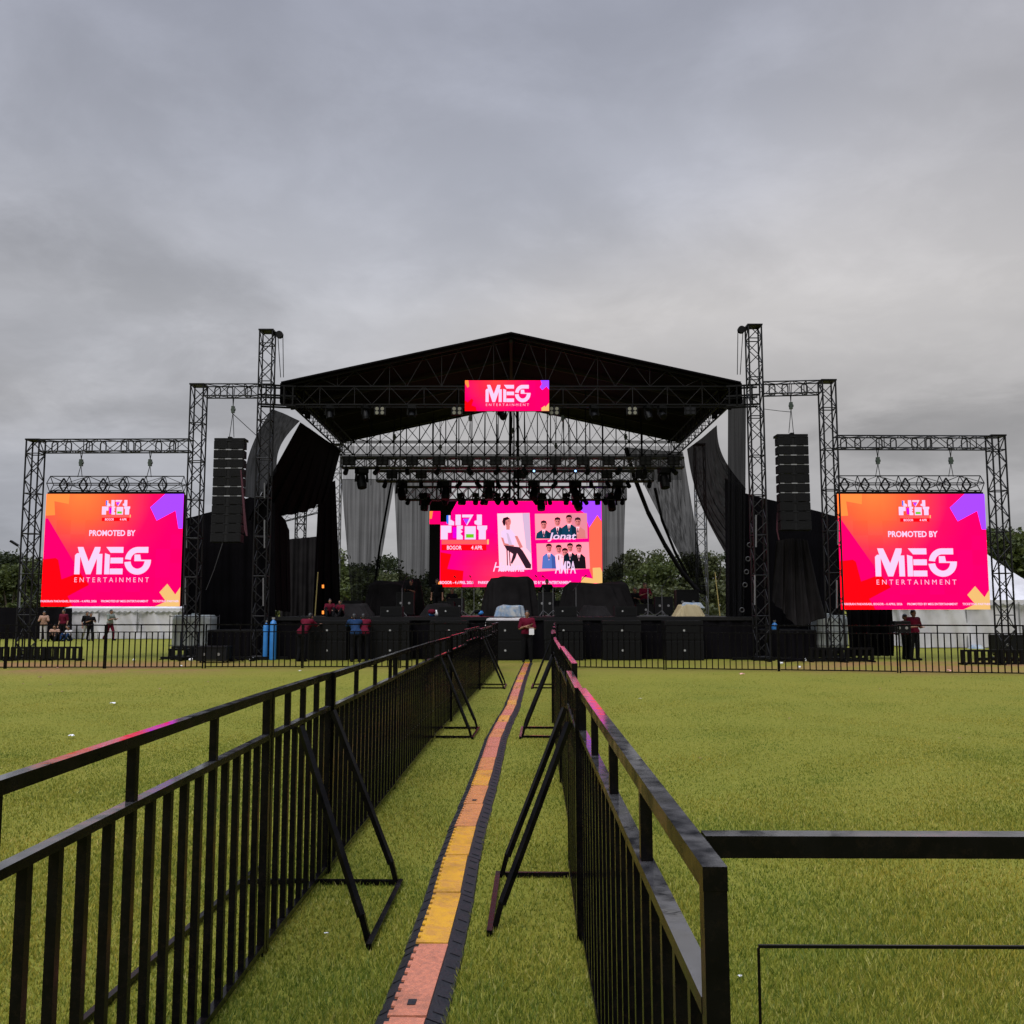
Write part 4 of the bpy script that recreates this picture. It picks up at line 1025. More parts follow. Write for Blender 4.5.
# see-through scrims at the back
YS = 44.75
cloth('scrim_curtain', 'grey see-through scrim with tapering foot at the left rear of the stage', 'curtain', [(341, 479, YS), (395, 479, YS)], [(352, 612, YS), (372, 612, YS)], M['scrim'], 5, .06, group='rear scrims', seed=1)
cloth('scrim_curtain', 'grey see-through scrim hanging just left of the main LED wall', 'curtain', [(394, 479, YS), (447, 479, YS)], [(400, 612, YS), (444, 612, YS)], M['scrim'], 5, .06, group='rear scrims', seed=2)
cloth('scrim_curtain', 'wide grey scrim across the back above the main LED wall', 'curtain', [(343, 446, YS + .25), (682, 446, YS + .25)], [(343, 480, YS + .25), (682, 480, YS + .25)], M['scrim_lt'], 16, .05, group='rear scrims', seed=3)
cloth('scrim_curtain', 'narrow grey scrim hanging just right of the main LED wall', 'curtain', [(598, 479, YS), (626, 479, YS)], [(599, 612, YS), (622, 612, YS)], M['scrim'], 3, .05, group='rear scrims', seed=4)
cloth('scrim_curtain', 'grey scrim pulled aside and tied low at the right rear of the stage', 'curtain', [(625, 447, YS), (655, 450, YS), (683, 452, YS)], [(698, 592, YS - .6), (701, 594, YS - .5), (706, 595, YS - .6)], M['scrim_mid'], 4, .10, 70, 40, group='rear scrims', seed=5, sag=-.2)
def gathered(label, pts, r, mat, name='curtain_edge'):
    p = [W(*q) for q in pts]; mb = MB()
    for a, b in zip(p, p[1:]): mb.tube(a, b, r, r * .9, n=7)
    o = mb.build(name, mat); return tag(o, label, 'curtain', None)
gathered('dark gathered edge of the tied scrim, running down from the roof', [(626, 448, 44.6), (634, 476, 44.55), (648, 512, 44.5), (665, 545, 44.3), (682, 572, 44.2), (697, 590, 44)], .11, M['cloth_gr'])
gathered('dark gathered fold in the middle of the tied scrim', [(655, 488, 44.6), (662, 520, 44.5), (675, 552, 44.4), (690, 580, 44.2), (701, 593, 44.1)], .07, M['cloth_gr'])
gathered('dark gathered edge of the tapering scrim by the left rear', [(396, 458, 44.7), (388, 500, 44.7), (380, 545, 44.7), (374, 590, 44.7), (372, 612, 44.7)], .05, M['cloth'])
# black sheets on the left wing
cloth('black_sheet', 'thin charcoal sheet stretched from the left roof corner behind the tower', 'black sheet', [(272, 409, 34.4), (283, 413, 34.8), (300, 421, 36)], [(244, 497, 34.6), (258, 499, 34.8), (277, 471, 35.2)], M['scrim_dk'], 2, .06, seed=6, bow=-.30)
cloth('black_sheet', 'large sagging black sheet hung from the left eave of the roof', 'black sheet', [(300, 422, 36), (312, 430, 38), (326, 440, 41), (341, 449, 44)], [(247, 520, 35.5), (275, 517, 37), (305, 512, 39), (328, 500, 42)], M['cloth'], 7, .20, 70, 30, seed=7, sag=.25)
cloth('black_sheet', 'narrow black drape hanging beside the left rear tower', 'black sheet', [(318, 495, 41), (335, 480, 43)], [(312, 622, 41), (341, 622, 43)], M['cloth'], 3, .15, seed=8)
cloth('black_sheet', 'pinched black drape by the bright gap on the left wing', 'black sheet', [(268, 500, 36), (286, 521, 37.5), (289, 530, 38)], [(275, 610, 36), (288, 612, 37.5), (290, 612, 38)], M['cloth'], 3, .12, seed=18)
cloth('black_sheet', 'dark cloth wall closing the rear of the left wing below the gap', 'black sheet', [(280, 540, 41.5), (322, 536, 42)], [(280, 622, 41.5), (322, 622, 42)], M['cloth_gr'], 4, .08, seed=9)
cloth('black_sheet', 'broad black cloth wall behind the left line array', 'black sheet', [(184, 519, 35.6), (214, 511, 35.6), (250, 497, 35.8), (275, 503, 36)], [(184, 655, 35.6), (214, 655, 35.6), (250, 655, 35.8), (276, 654, 36)], M['cloth'], 5, .08, seed=10)
p_ = W(299, 600, 42.3); tower('slim truss tower seen through the bright gap of the left wing', p_.x, 42.3, W(300, 494, 42.3).z, 'wing towers', w=.4)
truss('truss_beam', 'small truss beam along the top of the bright gap on the left wing', 'truss beam', W(276, 520, 42), W(323, 508, 42), w=.3, bay=.35, r=.018)
# black sheets on the right wing
cloth('black_sheet', 'black sheet sweeping down from the right eave of the roof', 'black sheet', [(687, 449, 43.5), (702, 438, 40), (717, 425, 37)], [(728, 556, 41), (737, 540, 39), (747, 488, 37)], M['swag'], 7, .22, 50, 30, seed=11, sag=.35, bow=-.35)
cloth('black_sheet', 'tall narrow black drape hanging at the right front roof corner', 'black sheet', [(728, 404, 34.4), (746, 398, 34.2)], [(727, 622, 34.6), (744, 622, 34.4)], M['scrim_dk'], 3, .10, seed=12)
cloth('black_sheet', 'straight black leg drape standing at the right edge of the stage', 'black sheet', [(725, 478, 35.2), (743, 490, 35)], [(726, 619, 35.2), (743, 619, 35)], M['cloth'], 3, .08, seed=13)
cloth('black_sheet', 'broad black cloth wall with a sloping top behind the right line array', 'black sheet', [(741, 492, 36), (775, 501, 36), (806, 508, 36), (846, 519, 36)], [(745, 654, 36), (775, 654, 36), (806, 654, 36), (842, 654, 36)], M['cloth'], 5, .08, seed=14)
cloth('black_sheet', 'folded charcoal drape swagged down to the right under the line array', 'black sheet', [(776, 541, 33.9), (792, 538, 33.7), (807, 540, 33.9)], [(772, 600, 34.2), (797, 628, 33.6), (826, 617, 33.9)], M['cloth_gr'], 4, .16, 60, 30, seed=15, sag=.1)
# dark low cloths at far left / under right screen
cloth('black_screen_fence', 'low black cloth fence in front of the trees at the far left', 'cloth fence', [(-60, 607, 55), (72, 608, 55)], [(-60, 639, 55), (72, 639, 55)], M['cloth'], 9, .06, seed=16)
cloth('black_sheet', 'black cloth hanging in folds under the right pink screen', 'black sheet', [(846, 609, 34), (892, 609, 34.4)], [(850, 656, 33.6), (893, 656, 34.2)], M['cloth'], 5, .14, seed=17)

# ------------------------------------------------------------------ cloth covered equipment on the stage
def covered(label, u0, u1, v_top, v_bot, Y, depth, mat, seed, flare=.25, name='covered_equipment', cat='covered equipment', zb=None, flat=.15, group=None):
    p0, p1 = W(u0, v_bot, Y), W(u1, v_bot, Y); zt = W(u0, v_top, Y).z
    zb = p0.z if zb is None else zb
    w, h = p1.x - p0.x, zt - zb; rn = random.Random(seed); a_, b_, c_ = rn.uniform(0, 6), rn.uniform(0, 6), rn.uniform(0, 6)
    nu, nv = 120, 16
    def fn(s, t):
        th = s * 2 * PI
        cx, sx = math.cos(th), math.sin(th)
        e = .55
        sq = lambda c: math.copysign(abs(c) ** e, c)
        rr = 1.0 - .18 * (1 - t) if t < 1 else 1
        if t < .72:
            q = t / .72; z = q * h * .92
            k = lerp(1.0, 1 - flare, q) + .07 * math.sin(th * 5 + a_ + 1.5 * q) * (1 - q * .6) + .075 * math.sin(th * 15 + b_ + q * 2 + math.sin(th * 3)) * (1 - q * .6) + .06 * math.sin(th * 2 + c_) * q
        else:
            q = (t - .72) / .28; k = (1 - flare) * (1 - q ** 1.4); z = h * (.92 + .08 * math.sin(q * PI / 2))
            k += (.07 * math.sin(th * 5 + a_ + 1.5) * .4 + .075 * math.sin(th * 15 + b_ + 2 + math.sin(th * 3)) * .4 + .06 * math.sin(th * 2 + c_)) * (1 - q)
        z += h * (.09 * math.sin(th * 2 + c_) + .06 * math.sin(th * 3 + a_) + .03 * math.sin(th * 9 + b_)) * min(1, t * 1.4) * (1 - max(0, (t - .72) / .28))
        return Vector((sq(cx) * w / 2 * k, sq(sx) * depth / 2 * k, z))
    ob = MB().grid(fn, nu, nv)
    o = ob.build(name, mat); o.location = ((p0.x + p1.x) / 2, Y + depth / 2, zb)
    return tag(o, label, cat, group)
DK = 1.462
covered('wide low mass of equipment under black cloth on the stage, left of the LED wall', 362, 421, 581, 612, 41, 1.8, M['cloth_gr'], 3, .2, zb=DK)
covered('tall equipment under black cloth at the middle of the stage before the LED wall', 482, 540, 577, 613, 38, 1.8, M['cloth_gr'], 5, .14, zb=DK)
covered('broad equipment under black cloth on the stage, right of the LED wall foot', 559, 637, 583, 614, 38.5, 2.0, M['cloth_gr'], 8, .25, zb=DK)
covered('low equipment wrapped in a pale blue sheet at the stage front centre', 495, 525, 605.5, 614, 35, .8, M['bluesheet'], 12, .10, zb=DK)
covered('low equipment wrapped in a beige and blue sheet near the right drapes', 676, 706, 605, 614.5, 36, .9, M['beige'], 14, .35, zb=DK)
covered('grey sheet draped over a box at the stage front, beside the fence end', 486, 530, 618, 625, 32.9, .5, M['pale'], 16, .1, zb=W(0, 626, 32.9).z)
covered('low black cloth mound on the stage beside the men in red', 326, 371, 604, 617, 35.2, .9, M['cloth_gr'], 18, .35, zb=DK)
covered('low dark grey cloth mound on the left half of the stage', 420, 456, 604, 617, 35.5, .8, M['cloth_gr'], 20, .25, zb=DK)
covered('small white bundle resting on the dark mound at the left of the stage', 430, 445, 604, 609, 36.5, .4, M['whitecl'], 22, .3, zb=W(0, 609, 36.5).z)
covered('dark grey cloth heap on the right half of the stage', 580, 612, 606, 616, 35.5, .8, M['cloth_gr'], 24, .35, zb=DK)
covered('blue edge sheet lying on the wrapped equipment near the right drapes', 682, 705, 602.5, 608, 36.3, .5, M['bluesheet'], 26, .3, zb=W(0, 608, 36.3).z)
# racks / flight cases
def road_case(label, loc, w, d, h, rz=0, group=None):
    t = thing('road_case', label, 'equipment case', loc, rz, group)
    MB().box((0, d / 2, h / 2 + .06), (w, d, h - .06)).build('box', M['cab'], t)
    e = MB()
    for sx in (-1, 1):
        e.box((sx * (w / 2), -.004, h / 2 + .06), (.035, .03, h - .06)); e.box((sx * w / 2, d, h / 2 + .06), (.035, .03, h - .06))
    for zz in (.07, h):
        e.box((0, -.006, zz), (w + .02, .026, .03))
        for sx in (-1, 1): e.box((sx * w / 2, d / 2, zz), (.03, d, .026))
    e.build('edge_trim', M['truss'], t)
    for sx in (-1, 1): MB().tube((sx * w * .25, -.03, h * .55), (sx * w * .25, -.005, h * .55), .05, n=10).build('latch', M['steel'], t)
    for sx in (-1, 1):
        for q in (.1, d - .1): MB().tube((sx * (w / 2 - .1) - .02, q, .03), (sx * (w / 2 - .1) + .02, q, .03), .03, n=10).build('caster', M['dark'], t)
    return t
p = G(205, 664); road_case('low black equipment case with pale latches by the left water tank', (p.x, p.y + .6, 0), .95, .6, .5)
p = G(1014, 656); road_case('black box at the foot of the outermost right tower', (p.x + .1, p.y, 0), 1.3, .7, .75)
for i, (u, v, w_, h_) in enumerate(((688, 612, .9, 1.05), (655, 613, 1.5, .45), (352, 612, .8, .6), (455, 612, .7, .7))):
    p = W(u, v, 39.5); road_case(('tall black equipment case behind the beige wrapped load', 'long low black case on the stage by the right scrim gap', 'small black case behind the cloth mound at the left of the stage', 'square black case at the foot of the LED wall')[i], (p.x, 39.5, DK), w_, .6, h_)
# ------------------------------------------------------------------ people
def capsule(mb, a, b, ra, rb, n=10):
    a, b = Vector(a), Vector(b); d = b - a
    mb.tube(a, b, ra, rb, n=n)
    for c, r in ((a, ra), (b, rb)): ball(mb, c, (r, r, r), n)
def ball(mb, c, r, n=10, rot=None):
    c = Vector(c); m = max(5, n // 2 + 1)
    vs, fs = [], []
    for j in range(m + 1):
        ph = PI * j / m
        for k in range(n):
            p = Vector((r[0] * math.sin(ph) * math.cos(2 * PI * k / n), r[1] * math.sin(ph) * math.sin(2 * PI * k / n), r[2] * math.cos(ph)))
            vs.append(c + (rot @ p if rot else p))
    for j in range(m):
        for k in range(n): fs.append((j * n + k, (j + 1) * n + k, (j + 1) * n + (k + 1) % n, j * n + (k + 1) % n))
    mb.add(vs, fs, 0, True)
def fuse(mb, vox, name, smooth=2):
    me = mb.mesh(name, []); ob = bpy.data.objects.new('fuse', me); col.objects.link(ob)
    md = ob.modifiers.new('r', 'REMESH'); md.mode = 'VOXEL'; md.voxel_size = vox; md.use_smooth_shade = True
    if smooth:
        s_ = ob.modifiers.new('s', 'SMOOTH'); s_.iterations = smooth; s_.factor = .5
    dg = bpy.context.evaluated_depsgraph_get()
    out = bpy.data.meshes.new_from_object(ob.evaluated_get(dg)); out.name = name
    bpy.data.objects.remove(ob); bpy.data.meshes.remove(me); return out
V = Vector
def person(label, loc, rz, shirt, trousers, pose='stand', arms='down', hgt=1.66, hair='hair', skin='skin', group=None, sleeve='short', shoes='blackcloth'):
    """one continuous body with face, ears and five-fingered hands; hair and clothes are parts. Faces -y before rotation."""
    k = hgt / 1.70
    if pose == 'stand':
        J = dict(pel=(0, 0, .93), chest=(0, .0, 1.30), neck=(0, .0, 1.44), head=(0, -.02, 1.585), hl=(.09, 0, .90), hr=(-.09, 0, .90), kl=(.11, -.02, .50), kr=(-.11, -.01, .50), al=(.13, .02, .08), ar=(-.12, .03, .08))
    elif pose == 'lean':      # standing, bending forward over the stage edge
        J = dict(pel=(0, .10, .92), chest=(0, -.14, 1.24), neck=(0, -.23, 1.36), head=(0, -.31, 1.47), hl=(.09, .10, .89), hr=(-.09, .10, .89), kl=(.11, .06, .49), kr=(-.11, .10, .49), al=(.13, .12, .08), ar=(-.12, .18, .08))
    elif pose == 'walk':
        J = dict(pel=(0, 0, .93), chest=(0, -.03, 1.30), neck=(0, -.04, 1.44), head=(0, -.07, 1.58), hl=(.09, 0, .90), hr=(-.09, 0, .90), kl=(.10, -.16, .52), kr=(-.10, .06, .49), al=(.11, -.16, .09), ar=(-.10, .30, .14))
    elif pose == 'sit':       # on the ground, knees drawn up
        J = dict(pel=(0, .05, .13), chest=(0, -.04, .50), neck=(0, -.08, .64), head=(0, -.12, .78), hl=(.10, .03, .12), hr=(-.10, .03, .12), kl=(.20, -.36, .42), kr=(-.20, -.36, .42), al=(.16, -.58, .07), ar=(-.16, -.58, .07))
    elif pose == 'chair':     # seated on a case
        J = dict(pel=(0, .05, .52), chest=(0, .0, .90), neck=(0, -.02, 1.04), head=(0, -.05, 1.18), hl=(.10, .03, .51), hr=(-.10, .03, .51), kl=(.14, -.40, .52), kr=(-.14, -.40, .52), al=(.14, -.38, .08), ar=(-.14, -.38, .08))
    J = {a: V(b) for a, b in J.items()}
    up = (J['neck'] - J['chest']).normalized()
    sl, sr = J['chest'] + V((.185, 0, .085)), J['chest'] + V((-.185, 0, .085))
    c = J['chest']
    A = {'down': (V((.25, .03, -.20)), V((.26, -.06, -.45))), 'cross': (V((.25, -.05, -.19)), V((-.06, -.24, -.14))), 'front': (V((.26, -.10, -.16)), V((.13, -.34, -.10))),
         'reach': (V((.22, -.22, -.06)), V((.15, -.46, -.02))), 'hold': (V((.27, -.02, -.19)), V((.16, -.25, -.17))), 'hip': (V((.36, .06, -.18)), V((.19, -.02, -.34))), 'knees': (V((.25, -.14, -.14)), V((.17, -.33, -.16)))}[arms]
    el, wl = c + A[0], c + A[1]; er, wr_ = c + V((-A[0].x, A[0].y, A[0].z)), c + V((-A[1].x, A[1].y, A[1].z + (.05 if arms == 'cross' else 0)))
    b = MB()
    capsule(b, J['pel'] + V((.06, 0, 0)), J['pel'] - V((.06, 0, 0)), .125, .125); capsule(b, J['pel'], c, .125, .145)
    capsule(b, c + V((.07, 0, .02)), c - V((.07, 0, -.02)), .125, .125); capsule(b, sl, sr, .068, .068)
    capsule(b, J['neck'] - up * .05, J['neck'].lerp(J['head'], .5), .058, .052)
    hd = J['head']; ball(b, hd + V((0, .008, .025)), (.076, .094, .105), 14); ball(b, hd + V((0, -.030, -.055)), (.052, .052, .058), 10)
    capsule(b, hd + V((0, -.088, .01)), hd + V((0, -.106, -.022)), .010, .015, 6)                         # nose
    for s in (-1, 1): ball(b, hd + V((s * .078, .008, -.005)), (.012, .022, .032), 8)                     # ears
    for h_, kn, an, s in ((J['hl'], J['kl'], J['al'], 1), (J['hr'], J['kr'], J['ar'], -1)):
        capsule(b, h_, kn, .088, .058); capsule(b, kn, an, .056, .038); capsule(b, an + V((0, .03, -.035)), an + V((0, -.16, -.045)), .036, .032)
    for s_, e_, w_, sg in ((sl, el, wl, 1), (sr, er, wr_, -1)):
        capsule(b, s_, e_, .052, .042); capsule(b, e_, w_, .040, .028)
        d = (w_ - e_).normalized(); sd = d.cross(V((0, 0, 1)));
        if sd.length < .2: sd = d.cross(V((0, 1, 0)))
        sd = sd.normalized() * sg; nn = d.cross(sd).normalized()
        pm = w_ + d * .085; capsule(b, w_ + sd * .012, pm + sd * .022, .022, .016, 8); capsule(b, w_ - sd * .012, pm - sd * .022, .022, .016, 8)
        for q, (off, ln) in enumerate(((-.030, .068), (-.010, .080), (.010, .076), (.030, .060))):
            f0_ = pm + sd * off; f1_ = f0_ + d * ln * .55 + nn * .006; f2_ = f1_ + d * ln * .35 + nn * .022
            capsule(b, f0_, f1_, .0095, .009, 6); capsule(b, f1_, f2_, .009, .0075, 6)
        t0 = w_ + d * .025 - sd * .024; t1 = t0 + d * .035 - sd * .030; capsule(b, t0, t1, .012, .010, 6); capsule(b, t1, t1 + d * .032 - sd * .006, .010, .008, 6)
    t = thing('person', label, 'person', loc, rz, group); t.scale = (k, k, k)
    me = fuse(b, .011, 'body', 1); me.materials.clear(); me.materials.append(M[skin]); link('body', me, t)
    b = MB()
    for s in (-1, 1): ball(b, hd + V((s * .030, -.086, .012)), (.011, .008, .008), 8)
    b.build('eye', M['hair'], t)
    # lips
    MB().box(hd + V((0, -.081, -.052)), (.036, .012, .010)).build('mouth', M['red'], t)
    b = MB(); ball(b, hd + V((0, .018, .045)), (.086, .098, .098), 14); ball(b, hd + V((0, .055, .0)), (.076, .066, .085), 12)
    me = fuse(b, .014, 'hair', 1); me.materials.append(M[hair]); link('hair', me, t)
    b = MB(); e = .016
    capsule(b, J['pel'] + V((.06, 0, .05)), J['pel'] + V((-.06, 0, .05)), .130 + e, .130 + e); capsule(b, J['pel'] + V((0, 0, .05)), c, .130 + e, .148 + e)
    capsule(b, c + V((.07, 0, .02)), c - V((.07, 0, -.02)), .128 + e, .128 + e); capsule(b, sl, sr, .070 + e, .070 + e)
    for s_, e_, w_ in ((sl, el, wl), (sr, er, wr_)):
        capsule(b, s_, s_.lerp(e_, .85), .056 + e, .052 + e)
        if sleeve == 'long': capsule(b, s_.lerp(e_, .8), e_.lerp(w_, .92), .05 + e, .034 + e)
    me = fuse(b, .016, 'shirt', 2); me.materials.append(M[shirt]); link('shirt', me, t)
    b = MB()
    capsule(b, J['pel'] + V((.06, 0, 0)), J['pel'] - V((.06, 0, 0)), .128 + e * .6, .128 + e * .6)
    for h_, kn, an in ((J['hl'], J['kl'], J['al']), (J['hr'], J['kr'], J['ar'])): capsule(b, h_, kn, .092 + e, .064 + e); capsule(b, kn, an + V((0, 0, .02)), .062 + e, .050 + e)
    me = fuse(b, .016, 'trousers', 2); me.materials.append(M[trousers]); link('trousers', me, t)
    for an in (J['al'], J['ar']):
        b = MB(); capsule(b, an + V((0, .035, -.035)), an + V((0, -.17, -.043)), .045, .040, 10); capsule(b, an, an + V((0, 0, -.03)), .05, .05)
        me = fuse(b, .014, 'shoe', 1); me.materials.append(M[shoes]); link('shoe', me, t)
    return t
def on_ground(u, v): p = G(u, v); return (p.x, p.y, 0)
def at(u, Y, z=0): return (W(u, 600, Y).x, Y, z)
person('guard in maroon polo shirt with folded arms standing at the end of the walkway', at(527, 31.4), 0, 'maroon', 'blackcloth', 'stand', 'cross', 1.68)
t = MB().box((0, 0, 0), (.16, .03, .20)).build('white_pouch', M['whitecl']); t.location = V(at(531.5, 31.08, 1.0)); tag(t, 'small white pouch held by the guard at the walkway end', 'pouch')
person('man in maroon shirt and dark trousers holding a black case beneath the right screen', at(912.5, 32.6), .3, 'maroon', 'blackcloth', 'stand', 'hold', 1.70)
person('person in maroon shirt half hidden behind the black case under the right screen', at(904, 33.3), .6, 'maroon', 'blackcloth', 'stand', 'hold', 1.55)
road = road_case('black carry case held by the two people in maroon under the right screen', at(901.5, 32.1, .86), .50, .34, .44)
person('man in red shirt bending over the stage edge next to the blue cylinders', at(305, 31.9), PI - .5, 'redshirt', 'blackcloth', 'lean', 'reach', 1.70)
person('man in navy blue shirt leaning on the left of the stage front', at(356, 31.7), PI + .35, 'blueshirt', 'blackcloth', 'lean', 'reach', 1.68)
person('man in red shirt half hidden behind the man in navy blue', at(364, 32.0), PI + .2, 'redshirt', 'blackcloth', 'lean', 'reach', 1.68)
person('person in red shirt crouching low on the stage by the black mound', at(330, 34.4, DK), .2, 'redshirt', 'blackcloth', 'sit', 'knees', 1.2)
person('second person in red crouching on the stage close to the navy shirt man', at(341, 34.5, DK), -.3, 'redshirt', 'blackcloth', 'sit', 'knees', 1.1)
person('seated person in dark red at the right rear of the stage before the trees', at(645, 40.4, DK + .15), .2, 'maroon', 'blackcloth', 'chair', 'front', 1.6)
person('person in black crouching beside the dark red seated person at the rear', at(635.5, 40.8, DK), -.4, 'blackcloth', 'blackcloth', 'chair', 'front', 1.55)
person('person in black standing on the stage left of the LED wall foot', at(437, 39.2, DK), 0, 'blackcloth', 'blackcloth', 'stand', 'down', 1.5)
Yp = 53
person('person in pale trousers and brown top standing before the far left cloth fence', at(45, Yp), .3, 'tan', 'pale', 'stand', 'front', 1.62)
person('person in brown sitting on the grass beside the red shirt person, far left', at(56.5, Yp - .6), .2, 'tan', 'blackcloth', 'sit', 'knees', 1.7)
person('person in bright red shirt standing at the dark end of the left marquee', at(64.5, Yp), -.2, 'redshirt', 'blackcloth', 'stand', 'down', 1.72)
person('person in pale top sitting on the grass at the corner of the left marquee', at(71, Yp - .4), -.3, 'pale', 'blueshirt', 'sit', 'knees', 1.55)
person('person in pale trousers walking before the white wall of the left marquee', at(87.5, Yp), .8, 'blackcloth', 'pale', 'walk', 'down', 1.62)
person('person in dark clothes and white shirt hem walking before the left marquee', at(91.5, Yp - .5), .6, 'blackcloth', 'blackcloth', 'walk', 'front', 1.55)
person('person in grey green shirt striding alone before the left marquee', at(111, Yp + .3), 1.2, 'greyshirt', 'maroon', 'walk', 'front', 1.72)

# ------------------------------------------------------------------ gas cylinders, tanks, poles
def cylinder(label, u, v, hgt, r, grp):
    p = G(u, v); t = thing('gas_cylinder', label, 'gas cylinder', p, 0, grp)
    MB().lathe([(0, 0), (r * .95, 0), (r, .03), (r, hgt * .84), (r * .85, hgt * .91), (r * .40, hgt * .95), (r * .36, hgt * .96), (0, hgt * .96)], 18).build('body', M['bluecyl'], t)
    MB().tube((0, 0, hgt * .955), (0, 0, hgt), .03, n=8).box((0, 0, hgt), (.10, .05, .05)).build('valve', M['steel'], t)
cylinder('shorter blue gas cylinder of the pair by the left stage corner', 265, 660, 1.32, .095, 'pair of blue gas cylinders')
cylinder('taller blue gas cylinder of the pair by the left stage corner', 272.5, 660, 1.42, .115, 'pair of blue gas cylinders')
cylinder('single blue gas cylinder standing by the right drapes', 775.5, 657, 1.30, .11, 'lone blue gas cylinder')
def tank(label, u0, u1, v, Y):
    x0, x1 = W(u0, v, Y).x, W(u1, v, Y).x; w_ = x1 - x0
    t = thing('water_tank', label, 'water tank', ((x0 + x1) / 2, Y, 0))
    zb, zt = .32, 1.52
    mb = MB(); n = 20
    def fn(s, q):
        th = s * 2 * PI; f = lambda c_: math.copysign(abs(c_) ** .35, c_)
        kx = 1 - .12 * max(0, abs(q - .5) - .42) / .08
        return V((f(math.cos(th)) * w_ * .49 * kx, .5 + f(math.sin(th)) * .48 * kx, lerp(zb, zt, q)))
    mb.grid(fn, 40, 12); mb.add([fn(k / 40, 1) for k in range(40)], [tuple(range(40))]); mb.tube((0, .5, zt - .01), (0, .5, zt + .06), .12, n=14); mb.build('bottle', M['tank'], t)
    c_ = MB()
    for k in range(7):
        x = -w_ / 2 + w_ * k / 6
        c_.bar((x, -.01, zb), (x, -.01, zt), .022); c_.bar((x, 1.01, zb), (x, 1.01, zt), .022)
    for zz in (zb + .1, (zb + zt) / 2, zt - .05):
        c_.bar((-w_ / 2, -.03, zz), (w_ / 2, -.03, zz), .022); c_.bar((-w_ / 2 - .01, -.02, zz), (-w_ / 2 - .01, 1.02, zz), .022); c_.bar((w_ / 2 + .01, -.02, zz), (w_ / 2 + .01, 1.02, zz), .022)
    c_.build('cage', M['truss_lt'], t)
    b = MB().box((0, .5, .28), (w_ + .04, 1.05, .06)).box((0, .5, .03), (w_ + .04, 1.05, .05))
    for x in (-.46, 0, .46):
        for y in (.04, .96): b.box((x * w_, y, .15), (.12, .1, .2))
    b.build('pallet', M['dark'], t)
tank('white caged water tank at the foot of the left line array tower', 169, 210, 645, 34.5)
tank('white caged water tank at the foot of the right line array tower', 818, 851, 650, 34.6)
def pole(label, a, b, r, mat, name='pole', cat='pole'):
    o = MB().tube(a, b, r, r * .8, n=7).build(name, M[mat]); tag(o, label, cat)
pole('thin yellow pole leaning near the right drapes on the stage', W(720, 616, 36.5), W(715, 572, 36.5), .024, 'yellow')
pole('short yellow pole standing behind the man in red at the left wing', W(315, 616, 36.5), W(318, 572, 36.5), .026, 'yellow')
for i, (u, v) in enumerate(((323, 588), (323, 614))):
    p = W(u, v, 37); o = MB().tube(p, p + V((0, -.02, .12)), .04, n=8).build('work_lamp', M['orange']); tag(o, ('small amber work lamp high on the left wing', 'small amber work lamp low on the left wing')[i], 'lamp')
p = W(439, 585, 43.5); o = MB().tube(p, p + V((0, -.02, .16)), .045, n=8).build('work_lamp', M['orange']); tag(o, 'small red lamp at the lower left corner of the LED wall', 'lamp')
# red cable coils and straps hanging from the arrays
def strap(label, pts, r, mat): 
    mb = MB()
    for a, b in zip(pts, pts[1:]): mb.tube(W(*a), W(*b), r, n=6)
    tag(mb.build('hanging_cable', M[mat]), label, 'cable')
strap('dull red cable loop hanging beside the left line array', [(241, 470, 32.6), (243, 500, 32.6), (245, 530, 32.6), (247, 536, 32.6), (244, 505, 32.55), (242, 478, 32.55)], .03, 'red')
strap('dull pink cable hanging from the right line array to the drapes', [(778, 506, 32.6), (777, 530, 32.6), (779, 540, 32.6)], .025, 'red')
strap('thin pale cable curving down the left black cloth wall', [(228, 520, 35.3), (222, 545, 35.2), (214, 570, 35.2), (206, 590, 35.2)], .012, 'truss_lt')
strap('thin cable drooping from the tower to the right line array hoist', [(764, 409, 32.4), (780, 411, 32.4), (791, 412, 32.4)], .010, 'dark')
strap('thin slanting cable from the left array hoist to the sheet', [(232, 413, 32.9), (245, 425, 33.4), (257, 436, 34.2)], .012, 'dark')
for i, (u, y, segs) in enumerate(((264.5, 32.7, ((483, 498), (520, 548), (578, 606))), (186.5, 32.8, ((520, 548), (577, 605))), (756, 32.3, ((515, 547), (575, 605))), (838, 31.9, ((521, 545), (580, 608))))):
    for k, (va, vb) in enumerate(segs):
        o = MB().tube(W(u - (va > 560) * 1.2, va, y), W(u - (vb > 560) * 1.2, vb, y), .03, n=6).build('pipe_piece', M['truss_lt'])  # pale pipe pieces on the towers, not lamps
        tag(o, f'pale pipe piece, {ORD[k]} from the top, on the {("left roof tower", "left array tower", "right roof tower", "right array tower")[i]}', 'pipe', 'pale pipe pieces on the towers')
# chain of white rings on the right
for i, (u, v) in enumerate(((752, 530), (749.5, 545), (748, 559), (746.5, 572), (745, 585), (742, 610))):
    p = W(u, v, 33.4); mb = MB(); n = 14
    def tor(s, q):
        a_, b_ = s * 2 * PI, q * 2 * PI; rr = .075 + .020 * math.cos(b_)
        return p + V((rr * math.cos(a_), .020 * math.sin(b_), rr * math.sin(a_)))
    mb.grid(tor, 14, 7); tag(mb.build('cable_coil', M['truss_mid']), f'small pale cable coil tied to the right roof tower, {ORD[i]} from the top', 'cable coil', 'cable coils tied in a line')
